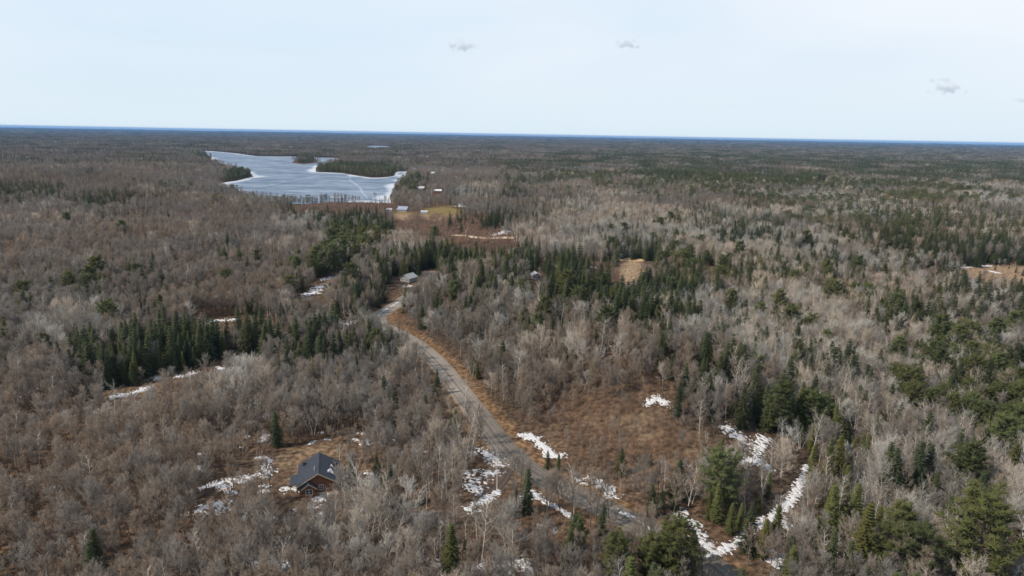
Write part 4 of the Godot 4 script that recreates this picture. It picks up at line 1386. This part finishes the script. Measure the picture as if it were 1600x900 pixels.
func road_sheet(line: Array, across: Array, m: Material, rise: float, drop: float) -> Mesh:   # across: [offset, colour]
	var s := Shape.new()
	var path := smooth_path(line, 1.2)
	var w := across.size()
	for k in path.size():
		var d: Vector2 = (path[mini(k + 1, path.size() - 1)] - path[maxi(k - 1, 0)]).normalized()
		var right := Vector2(-d.y, d.x)
		for i in w:
			var edge := i == 0 or i == w - 1
			var off: float = across[i][0]
			if absf(off) > 2.9: off += 0.35 * fine.get_noise_2d(k * 1.7, signf(off) * 40.0)
			var p: Vector2 = path[k] + right * off
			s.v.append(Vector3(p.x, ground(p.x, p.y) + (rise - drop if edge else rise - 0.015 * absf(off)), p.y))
			var n := fine.get_noise_2d(p.x * 0.5, p.y * 0.5)
			var along := wide.get_noise_2d(p.x * 5.0, p.y * 5.0)
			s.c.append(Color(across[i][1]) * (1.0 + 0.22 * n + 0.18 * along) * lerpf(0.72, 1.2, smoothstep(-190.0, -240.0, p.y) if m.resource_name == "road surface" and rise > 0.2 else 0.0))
	for k in path.size() - 1:
		for i in w - 1:
			var b := k * w + i
			for id in [b, b + w, b + w + 1, b, b + w + 1, b + 1]: s.ix.append(id)
	face_up(s)
	return s.mesh(m)


func build_roads() -> void:
	var m := mat("road surface", Color.WHITE, 0.85)
	m.metallic_specular = 0.25
	m.albedo_texture = detail_texture(41, 0.03, 0.62)
	m.uv1_triplanar = true
	m.uv1_world_triplanar = true
	m.uv1_scale = Vector3.ONE / 9.0
	var grey := Color(0.24, 0.208, 0.175)
	var worn := Color(0.315, 0.275, 0.232)
	var dark := Color(0.165, 0.146, 0.125)
	var grit := Color(0.30, 0.245, 0.19)
	var across := [[-4.7, grit * 0.8], [-4.1, grit * 0.85], [-3.35, grit], [-3.0, dark], [-2.4, worn], [-1.7, grey], [-1.0, worn], [-0.15, grey], [0.15, dark], [0.5, grey], [1.1, worn], [1.8, grey], [2.4, worn], [2.95, grey], [3.35, grit], [4.1, grit], [4.7, grit * 0.9]]
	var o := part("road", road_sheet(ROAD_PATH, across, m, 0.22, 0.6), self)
	o.set_meta("kind", "structure")
	o.set_meta("label", "narrow grey paved road winding up to a bend on the left")
	var soil := Color(0.19, 0.145, 0.115)
	for q in [["driveway", DRIVE_PATH, "gravel driveway leaving the road towards the cabin", 1.5, soil * 0.9], ["forest_track", LEFT_TRACK, "pale forest track with snow on its edges", 2.2, soil * 1.25], ["yard_road", YARD_ROAD, "dirt road into the sandy yard behind the spruces", 3.0, soil * 1.2], ["reed_strip", REED_STRIP, "pale tan strip of dry reeds across the brown marsh", 4.5, Color(0.55, 0.43, 0.30)], ["lake_road", LAKE_ROAD, "snowy lane running to the houses by the lake", 4.0, Color(0.6, 0.58, 0.56)]]:
		var w: float = q[3]
		var c: Color = q[4]
		var d := part(q[0], road_sheet(q[1], [[-w - 0.6, c * 0.8], [-w, c * 0.8], [-w * 0.5, c * 1.15], [0, c * 0.75], [w * 0.5, c * 1.15], [w, c * 0.85], [w + 0.6, c * 0.8]], m, 0.1 if w < 3.5 else 0.4, 0.5), self)
		d.set_meta("kind", "structure")
		d.set_meta("label", q[2])


func build_snow() -> void:
	var m := mat("snow", Color(0.74, 0.74, 0.75), 0.6)
	m.albedo_texture = detail_texture(61, 0.03, 0.62)
	m.uv1_triplanar = true
	m.uv1_world_triplanar = true
	m.uv1_scale = Vector3.ONE / 7.0
	for q in SNOW:
		var s := Shape.new()
		var r: float = q[1] * 0.88
		snow_shape(q[2], r, clampf(r * 0.14, 0.24, 1.0), s)
		if s.ix.is_empty(): continue
		smooth(s)
		var o := part("snow_patch", s.mesh(m), self)
		tag(o, q[0], "snow patch", "melting snow patches on the forest floor")
	var s := Shape.new()
	snow_shape(TRACK_PATH, 1.3, 0.25, s)
	smooth(s)
	var tr := part("snowy_track", s.mesh(m), self)
	tr.set_meta("kind", "structure")
	tr.set_meta("label", "snow-covered track running into the wood right of the road")
	s = Shape.new()   # remnants too small to count
	var done := 0
	while done < 170:
		var x := rng.randf_range(-230, 210)
		var z := rng.randf_range(-330, -112)
		if absf(x) > -z * 0.8 or wide.get_noise_2d(x * 2.0 + 60.0, z * 2.0) < 0.1 or road_distance(x, z) < 6.0: continue
		if Vector2(x, z).distance_to(Vector2(45, -205)) < 42.0 or Vector2(x, z).distance_to(Vector2(0, -320)) < 70.0: continue
		var d := Vector2.from_angle(rng.randf() * TAU) * rng.randf_range(0.5, 2.5)
		snow_shape([Vector2(x, z), Vector2(x, z) + d], rng.randf_range(0.45, 1.0), 0.3, s)
		done += 1
	smooth(s)
	var o := part("snow_remnants", s.mesh(m), self)
	tag(o, "scattered small remnants of melting snow between the trees", "snow", "", "stuff")


func small_things() -> void:
	var s := Shape.new()   # a heap of sand in the far yard
	var at := Vector2(84, -492)
	for q in [[Vector2(84, -492), 8.0, 2.1], [Vector2(92, -490), 6.5, 1.5]]:
		var c: Vector2 = q[0]
		var first := s.v.size()
		for j in 7:
			for i in 20:
				var a := TAU * i / 20.0
				var r: float = q[1] * j / 6.0 * (1.0 + 0.5 * fine.get_noise_2d(cos(a) * 12.0 + c.x, sin(a) * 12.0))
				var p := c + Vector2(cos(a), sin(a) * 0.7) * r
				s.v.append(Vector3(p.x, ground(p.x, p.y) - 0.2 + float(q[2]) * pow(cos(PI / 2.0 * j / 6.0), 1.2), p.y))
		for j in 6:
			for i in 20:
				var b := first + j * 20 + i
				var e := first + j * 20 + (i + 1) % 20
				for id in [b, e + 20, b + 20, b, e, e + 20]: s.ix.append(id)
	face_up(s)
	tag(part("sand_pile", s.mesh(mat("sand", Color(0.40, 0.28, 0.15), 1.0)), self), "orange sand pile in the yard behind the spruces", "sand pile")
	# a sapling that kept its yellow leaves
	var o := thing("leafy_sapling", "small sapling with dry yellow leaves beside the twin snow strips in the yard", "sapling", Vector3(-64.9, ground(-64.9, -159.1), -159.1))
	s = Shape.new()
	var w := Shape.new()
	s.cone(Vector3(0, -0.3, 0), Vector3(0.1, 2.4, 0), 0.04, 0.01, 5)
	for k in 90:
		var h := rng.randf_range(0.5, 2.5)
		var d := Vector3(rng.randf_range(-1, 1), rng.randf_range(-0.3, 0.6), rng.randf_range(-1, 1)).normalized()
		var p := Vector3(0.05, h, 0) + d * rng.randf_range(0.1, 0.6) * (1.2 - h / 3.2)
		w.cone(p, p + d * 0.2, 0.06, 0.0, 3)
	part("stem", s.mesh(mat("sapling stem", Color(0.2, 0.16, 0.12))), o)
	part("leaves", w.mesh(mat("dry yellow leaves", Color(0.5, 0.33, 0.08))), o)
	# boulders in the snow right of the knoll
	for q in [[Vector2(87.0, -203.0), 1.5], [Vector2(91.0, -199.0), 1.1], [Vector2(84.5, -207.5), 0.9]]:
		var c: Vector2 = q[0]
		s = Shape.new()
		for j in 7:
			for i in 10:
				var a := TAU * i / 10.0
				var b := PI * j / 6.0
				var d := Vector3(sin(b) * cos(a), cos(b), sin(b) * sin(a))
				s.v.append(d * float(q[1]) * (1.0 + 0.35 * rag.get_noise_3d(d.x * 3.0 + c.x, d.y * 3.0, d.z * 3.0)) * Vector3(1.2, 0.65, 0.9))
		for j in 6:
			for i in 10:
				var b := j * 10 + i
				var e := j * 10 + (i + 1) % 10
				for id in [b, e + 10, b + 10, b, e, e + 10]: s.ix.append(id)
		for k in range(0, s.ix.size(), 3):
			if (s.v[s.ix[k + 2]] - s.v[s.ix[k]]).cross(s.v[s.ix[k + 1]] - s.v[s.ix[k]]).dot(s.v[s.ix[k]] + s.v[s.ix[k + 1]]) < 0.0:
				var e := s.ix[k + 1]
				s.ix[k + 1] = s.ix[k + 2]
				s.ix[k + 2] = e
		smooth(s)
		var r := part("boulder", s.mesh(mat("boulder stone", Color(0.12, 0.115, 0.11))), self)
		r.position = Vector3(c.x, ground(c.x, c.y) + 0.15, c.y)
		tag(r, ["largest dark boulder in the snow right of the knoll", "middle dark boulder nearest the camera in the snow right of the knoll", "smallest dark boulder in the snow right of the knoll"][[1.5, 1.1, 0.9].find(q[1])], "boulder", "boulders in the snow right of the knoll")


# ---------------------------------------------------------------- the woods
const KINDS := ["bare_tree", "pale_birch", "pale_tree", "spruce", "pine", "cedar"]
const SAID := {"bare_tree": "leafless tree", "pale_birch": "white-stemmed birch", "pale_tree": "pale-crowned tree", "spruce": "spruce", "pine": "pine", "cedar": "cedar"}
const TONE := {"bare_tree": ["dark grey", "dark brown", "grey", "brown", "light grey"], "pale_birch": ["greyer", "grey-twigged", "", "light", "lighter"], "pale_tree": ["greyer", "dull", "", "light", "whitish"], "spruce": ["black-green", "dark", "dark green", "green", "lighter green"], "pine": ["dark", "dark green", "green", "olive", "light olive"], "cedar": ["dark olive", "olive", "green", "yellow-green", "light yellow-green"]}
const CATEGORY := {"bare_tree": "bare tree", "pale_birch": "birch tree", "pale_tree": "pale tree", "spruce": "spruce tree", "pine": "pine tree", "cedar": "cedar tree"}
const ORDER := ["first", "second", "third", "fourth", "fifth", "sixth", "seventh", "eighth", "ninth", "tenth", "eleventh", "twelfth", "thirteenth", "fourteenth", "fifteenth"]
var near_shapes := {}
var made_mats := {}


func tree_node(kind: String, variant: int, at: Vector3, h: float, turn: float, tilt: float, shade: int, label: String, group: String) -> void:
	var o := thing(kind, label, CATEGORY[kind], at, 0.0, group)
	o.basis = Basis.from_euler(Vector3(tilt, turn, tilt * 0.6)).scaled(Vector3.ONE * h / 10.0)
	var m: Array = near_shapes[kind][variant]
	part("trunk", m[0], o)
	part("crown", m[1], o, shaded(kind, shade))


func shaded(kind: String, shade: int) -> Material:   # a few crown colours of each kind
	var key := kind + str(shade)
	if not made_mats.has(key):
		var c: Color = TWIGS[kind]
		var k := 0.8 + 0.11 * (shade % 5)
		made_mats[key] = mat("%s crown %d" % [kind, shade], Color(c.r * k * (1.06 if shade % 2 else 0.95), c.g * k, c.b * k * (0.95 if shade % 2 else 1.06)))
	return made_mats[key]


func choose(w: Array) -> int:
	var total: float = w[0] + w[1] + w[2] + w[3]
	var q := rng.randf() * total
	for i in 4:
		q -= w[i]
		if q <= 0.0: return i
	return 0


func height_of(kind: String) -> float:
	match kind:
		"bare_tree": return 6.0 + 7.0 * pow(rng.randf(), 0.8)
		"pale_birch": return rng.randf_range(6.5, 13.5)
		"pale_tree": return rng.randf_range(7.0, 12.5)
		"spruce": return rng.randf_range(6.0, 15.5) - 2.5 * rng.randf() * rng.randf()
		"pine": return rng.randf_range(9.0, 16.0)
	return rng.randf_range(5.5, 12.5)


func build_woods() -> void:
	var mid_meshes := {}
	var near_meshes := {}
	for kind in KINDS:
		near_shapes[kind] = []
		near_meshes[kind] = []
		mid_meshes[kind] = []
		for k in VARIANTS[kind]:
			var g := grow(kind, 0)
			near_shapes[kind].append([g[0].mesh(mat(kind + " bark", BARK[kind])), g[1].mesh(mat(kind + " crown", TWIGS[kind]))])
			near_meshes[kind].append(two(g[0], g[1], kind))
			g = grow(kind, 1)
			mid_meshes[kind].append(two(g[0], g[1], kind))

	# the trees that stand out
	var taken: Array[Vector2] = []
	var count := {}
	for kind in KINDS: count[kind] = 0
	for q in LONE_CONIFERS:
		var p: Vector2 = q[1]
		tree_node(q[0], rng.randi() % int(VARIANTS[q[0]]), Vector3(p.x, ground(p.x, p.y), p.y), q[2], rng.randf() * TAU, rng.randf_range(-0.03, 0.03), rng.randi() % 5, q[3], "")
		count[q[0]] += 1
		taken.append(p)
	for q in LONE_PALE:
		var p: Vector2 = q[0]
		var dome: bool = "round" in q[2] or "domed" in q[2] or "broad" in q[2]
		tree_node("pale_tree" if dome else "pale_birch", rng.randi() % 6, Vector3(p.x, ground(p.x, p.y), p.y), q[1], rng.randf() * TAU, 0.02, 4, q[2], "")
		count["pale_tree" if dome else "pale_birch"] += 1
		taken.append(p)
	for k in 8:
		var p := Vector2(-196.0 - k * 17.0 - rng.randf() * 16.0, -905.0 - rng.randf() * 14.0)
		tree_node("bare_tree", k, Vector3(p.x, ground(p.x, p.y), p.y), rng.randf_range(9, 15), rng.randf() * TAU, 0.0, 2, "bare tree on the near lake shore, %s of eight from the right" % ORDER[k], "lone bare trees on the marshy lake shore")
		count["bare_tree"] += 1

	# near and middle distance: tree by tree
	var near := []
	var rest := {}
	for kind in KINDS:
		rest[kind] = [[], []]
	for band in [[88.0, 460.0, 2.95], [460.0, 720.0, 3.8], [720.0, 1700.0, 4.5]]:
		var step: float = band[2]
		var n := int(band[1] / step)
		for j in range(-n, 1):
			for i in range(-n, n + 1):
				var x: float = i * step
				var z: float = j * step
				if absf(x) > -z * 0.84 + 22.0: continue
				x += rng.randf_range(-0.48, 0.48) * step
				z += rng.randf_range(-0.48, 0.48) * step
				var r := sqrt(x * x + z * z)
				if r < band[0] or r >= band[1] or barred(x, z, r): continue
				var w := weights(x, z)
				if rng.randf() > w[4]: continue
				var pick := choose(w)
				var dome: float = w[5] * (0.35 if r < 280.0 else 0.62)
				var kind: String = ["pale_tree" if rng.randf() < w[5] * 0.22 else "bare_tree", "pale_tree" if rng.randf() < dome else "pale_birch", "spruce", "pine" if rng.randf() < 0.2 else "cedar"][pick]
				var p := Vector2(x, z)
				if r < 460.0:
					var close := false
					for t in taken:
						if absf(t.x - x) < 3.0 and absf(t.y - z) < 3.0: close = true
					if close: continue
				var h := height_of(kind) * (1.0 + 0.45 * wide.get_noise_2d(x * 5.0 + 300.0, z * 5.0))
				if w[4] < 0.6: h *= rng.randf_range(0.35, 0.75)
				if w[2] > 0.45 and kind == "spruce": h = lerpf(6.0, 17.5, pow(rng.randf(), 1.3))
				var at := Vector3(x, ground(x, z), z)
				if r < 460.0:
					var f := seen_at(at + Vector3(0, h * 0.6, 0))
					near.append([h / f.z if absf(f.x) < 0.98 and absf(f.y) < 1.0 else 0.0, kind, at, h])
				else: rest[kind][0 if r < 720.0 else 1].append([at, h, 0.0])
	near.sort_custom(func(a, b): return a[0] > b[0])
	var told := []
	for t in near:
		if t[0] > 0.0 and count[t[1]] < 300:
			count[t[1]] += 1
			told.append(t)
		else: rest[t[1]][0].append([t[2], t[3], 0.0])
	name_and_plant(told)
	for kind in KINDS:
		plant(kind + "_wood", kind, near_meshes[kind], mid_meshes[kind], rest[kind])
	undergrowth()
	far_woods()


func name_and_plant(told: Array) -> void:
	var cells := {}
	for t in told:
		var p := Vector2(t[2].x, t[2].z)
		var best := 0
		var d := 1e9
		for k in LANDMARKS.size():
			var q := p.distance_to(LANDMARKS[k][1])
			if q < d:
				d = q
				best = k
		var c: Vector2 = LANDMARKS[best][1]
		var ahead := c.normalized()
		var across := Vector2(-ahead.y, ahead.x)
		var f := (p - c).dot(ahead)
		var r := (p - c).dot(across)
		var side: String = ("right of" if r > 0 else "left of") if absf(r) > absf(f) else ("behind" if f > 0 else "in front of")
		var shade := rng.randi() % 5
		var size: String = "tall" if t[3] > 13.0 else "small" if t[3] < 8.0 else ""
		var said := " ".join(PackedStringArray([size, TONE[t[1]][shade], SAID[t[1]]])).strip_edges().replace("  ", " ")
		var key := "%s|%s %s" % [said, side, LANDMARKS[best][0]]
		if not cells.has(key): cells[key] = []
		cells[key].append([p.angle_to(Vector2(0, -1)), t, shade])
	for key in cells:
		var list: Array = cells[key]
		list.sort_custom(func(a, b): return a[0] > b[0])
		var bits: PackedStringArray = key.split("|")
		for k in list.size():
			var t: Array = list[k][1]
			var label: String = "%s %s" % [bits[0], bits[1]] if list.size() == 1 else "%s, %s from left, %s" % [bits[0], ORDER[mini(k, 14)], bits[1]]
			tree_node(t[1], rng.randi() % int(VARIANTS[t[1]]), t[2], t[3], rng.randf() * TAU, rng.randf_range(-0.06, 0.06) * (2.0 if t[1] == "pale_birch" else 1.0 if t[1] == "bare_tree" else 0.4), list[k][2], label, CATEGORY[t[1]] + "s of the near wood")


func scatter(called: String, m: Mesh, list: Array, kind: String, parent: Node) -> void:
	if list.is_empty(): return
	var mm := MultiMesh.new()
	mm.transform_format = MultiMesh.TRANSFORM_3D
	mm.use_colors = true
	mm.mesh = m
	mm.instance_count = list.size()
	for k in list.size():
		var t: Array = list[k]
		var lean := 0.05 if kind == "pale_birch" else 0.03
		mm.set_instance_transform(k, Transform3D(Basis.from_euler(Vector3(rng.randf_range(-lean, lean), rng.randf() * TAU, rng.randf_range(-lean, lean))).scaled(Vector3(rng.randf_range(0.88, 1.15), 1.0, rng.randf_range(0.88, 1.15)) * float(t[1]) / 10.0), t[0]))
		mm.set_instance_color(k, tint_of(kind, t[2], t[0].x, t[0].z))
	var o := MultiMeshInstance3D.new()
	o.name = called
	o.multimesh = mm
	parent.add_child(o, true)


func plant(called: String, kind: String, near_m: Array, mid_m: Array, lists: Array) -> void:
	var o := thing(called, {"bare_tree": "grey-brown leafless hardwood forest filling the land behind the nearest trees", "pale_birch": "pale birch and aspen forest mixed through the right-hand woods", "pale_tree": "pale round-crowned trees mixed through the middle-distance woods", "spruce": "dark spruces standing through the middle-distance woods", "pine": "olive pines standing through the middle-distance woods", "cedar": "yellow-green cedars standing through the middle-distance woods"}[kind], "forest", Vector3.ZERO, 0.0, "", "stuff")
	for d in 2:
		var m: Array = near_m if d == 0 else mid_m
		var split := []
		for k in m.size(): split.append([])
		for t in lists[d]: split[rng.randi() % m.size()].append(t)
		for k in m.size(): scatter("trees", m[k], split[k], kind, o)


func e_far(e: Vector4) -> bool:
	return e.x < -10.0


func undergrowth() -> void:
	var o := thing("undergrowth", "leafless saplings and brush on the forest floor and in the marsh", "brush", Vector3.ZERO, 0.0, "", "stuff")
	var lists := [[], [], []]
	var tries := 0
	while tries < 15000:
		tries += 1
		var r := sqrt(rng.randf_range(9500.0, 150000.0))
		var a := rng.randf_range(-0.68, 0.68)
		var x := r * sin(a)
		var z := -r * cos(a)
		if barred(x, z, r): continue
		if rng.randf() > 0.5 + 0.8 * wide.get_noise_2d(x * 3.0, z * 3.0): continue
		lists[rng.randi() % 3].append([Vector3(x, ground(x, z), z), rng.randf_range(4.0, 11.0), 0.0])
	for g in open_regions:   # the shrubs of the marshes
		if g[0] == 5 or g[0] == 6 and e_far(g[2]): continue
		var e: Vector4 = g[2]
		for k in int(clampf(e.z * e.w * (0.25 if g[0] == 4 else 0.28), 200, 4500)):
			var ahead := Vector2(e.x, e.y).normalized()
			var p := Vector2(e.x, e.y) + ahead * rng.randf_range(-1, 1) * e.w + Vector2(-ahead.y, ahead.x) * rng.randf_range(-1, 1) * e.z
			if in_region(p.x, p.y, e) < 0.3 or barred(p.x, p.y, p.length()): continue
			lists[rng.randi() % 3].append([Vector3(p.x, ground(p.x, p.y), p.y), rng.randf_range(6.0, 13.0) * (1.0 if g[0] == 4 else 0.6), 0.0])
	for k in 3:
		var s := Shape.new()
		for i in 14:
			var d := bent(Vector3.UP, rng.randf_range(0.1, 0.6), rng.randf() * TAU)
			var b := Vector3(rng.randf_range(-0.5, 0.5), -0.2, rng.randf_range(-0.5, 0.5))
			var e := b + d * rng.randf_range(1.6, 3.4)
			s.cone(b, e, 0.035, 0.008, 3)
			for j in 7:
				var q := b.lerp(e, rng.randf_range(0.35, 1.0))
				s.cone(q, q + up_a_bit(bent(d, rng.randf_range(0.4, 0.9), rng.randf() * TAU), 0.2) * rng.randf_range(0.4, 0.9), 0.022, 0.0, 3)
		scatter("shrubs", s.mesh(mat("brush", Color(0.17, 0.115, 0.085))), lists[k], "bare_tree", o)


func far_woods() -> void:
	# clumps of some twenty-five trees each, by what grows there
	var mixes := {"hardwood": ["bare_tree", "bare_tree", "bare_tree", "bare_tree", "bare_tree", "bare_tree", "bare_tree", "pale_birch", "spruce"], "birch": ["pale_birch", "pale_tree", "bare_tree", "pale_tree", "bare_tree", "spruce"], "evergreen": ["spruce", "pine", "spruce", "spruce", "spruce", "bare_tree", "spruce", "bare_tree"]}
	var o := thing("far_forest", "distant forest of mixed bare hardwoods and evergreens reaching to the horizon", "forest", Vector3.ZERO, 0.0, "", "stuff")
	var far_shapes := {}
	for kind in KINDS:
		far_shapes[kind] = []
		for k in 5: far_shapes[kind].append(grow(kind, 2))
	for far in [false, true]:
		var lists := {}
		for q in mixes: lists[q] = [[], [], []]
		if not far:
			var step := 33.0
			var n := int(9000.0 / step)
			for j in range(-n, -20):
				for i in range(-n, n + 1):
					var x := i * step
					var z := j * step
					if absf(x) > -z * 0.82 + 60.0: continue
					x += rng.randf_range(-10, 10)
					z += rng.randf_range(-10, 10)
					var r := sqrt(x * x + z * z)
					if r < 1695.0 or r > 9000.0 or lake_distance(x, z) < 14.0: continue
					if r > 5000.0 and rng.randf() < 0.35: continue
					var w := weights(x, z)
					if rng.randf() > w[4]: continue
					var k: int = [0, 1, 2, 2][choose(w)]
					lists[["hardwood", "birch", "evergreen"][k]][rng.randi() % 3].append([Vector3(x, ground(x, z), z), rng.randf_range(8.5, 11.5), 0.0])
		else:
			var r := 9000.0
			while r < 34000.0:
				var step := r * 0.0075
				var a := -0.72
				while a < 0.72:
					var x := r * sin(a) + rng.randf_range(-0.4, 0.4) * step
					var z := -r * cos(a) + rng.randf_range(-1, 1) * step
					var w := weights(x, z)
					var k: int = [0, 1, 2, 2][choose(w)]
					lists[["hardwood", "birch", "evergreen"][k]][rng.randi() % 3].append([Vector3(x, ground(x, z) - 1.0, z), rng.randf_range(9.0, 14.0), 0.0])
					a += 0.0075
				r += step * 1.5
		for q in mixes:
			for v in 3:
				var t := Shape.new()
				var w := {}
				for kind in KINDS: w[kind] = Shape.new()
				for k in 34 if not far else 45:
					var kind: String = mixes[q][rng.randi() % mixes[q].size()]
					var g: Array = far_shapes[kind][rng.randi() % 5]
					var side := 19.0 if not far else 40.0
					var h := height_of(kind) / 10.0
					if kind == "spruce": h *= 1.15
					var at := Vector3(rng.randf_range(-side, side), -0.3, rng.randf_range(-side, side))
					var b := Basis(Vector3.UP, rng.randf() * TAU).scaled(Vector3(h, h, h) if not far else Vector3(h * 2.2, h, h * 2.2))
					if not far or kind != "bare_tree": t.add(g[0], Transform3D(b, at))
					w[kind].add(g[1], Transform3D(b, at))
				var m := ArrayMesh.new()
				if t.v.size():
					m.add_surface_from_arrays(Mesh.PRIMITIVE_TRIANGLES, t.arrays())
					m.surface_set_material(m.get_surface_count() - 1, mat("bare_tree bark", BARK["bare_tree"]))
				for kind in KINDS:
					if w[kind].v.is_empty(): continue
					m.add_surface_from_arrays(Mesh.PRIMITIVE_TRIANGLES, w[kind].arrays())
					m.surface_set_material(m.get_surface_count() - 1, mat(kind + " crown", TWIGS[kind]))
				scatter("trees", m, lists[q][v], "far", o)
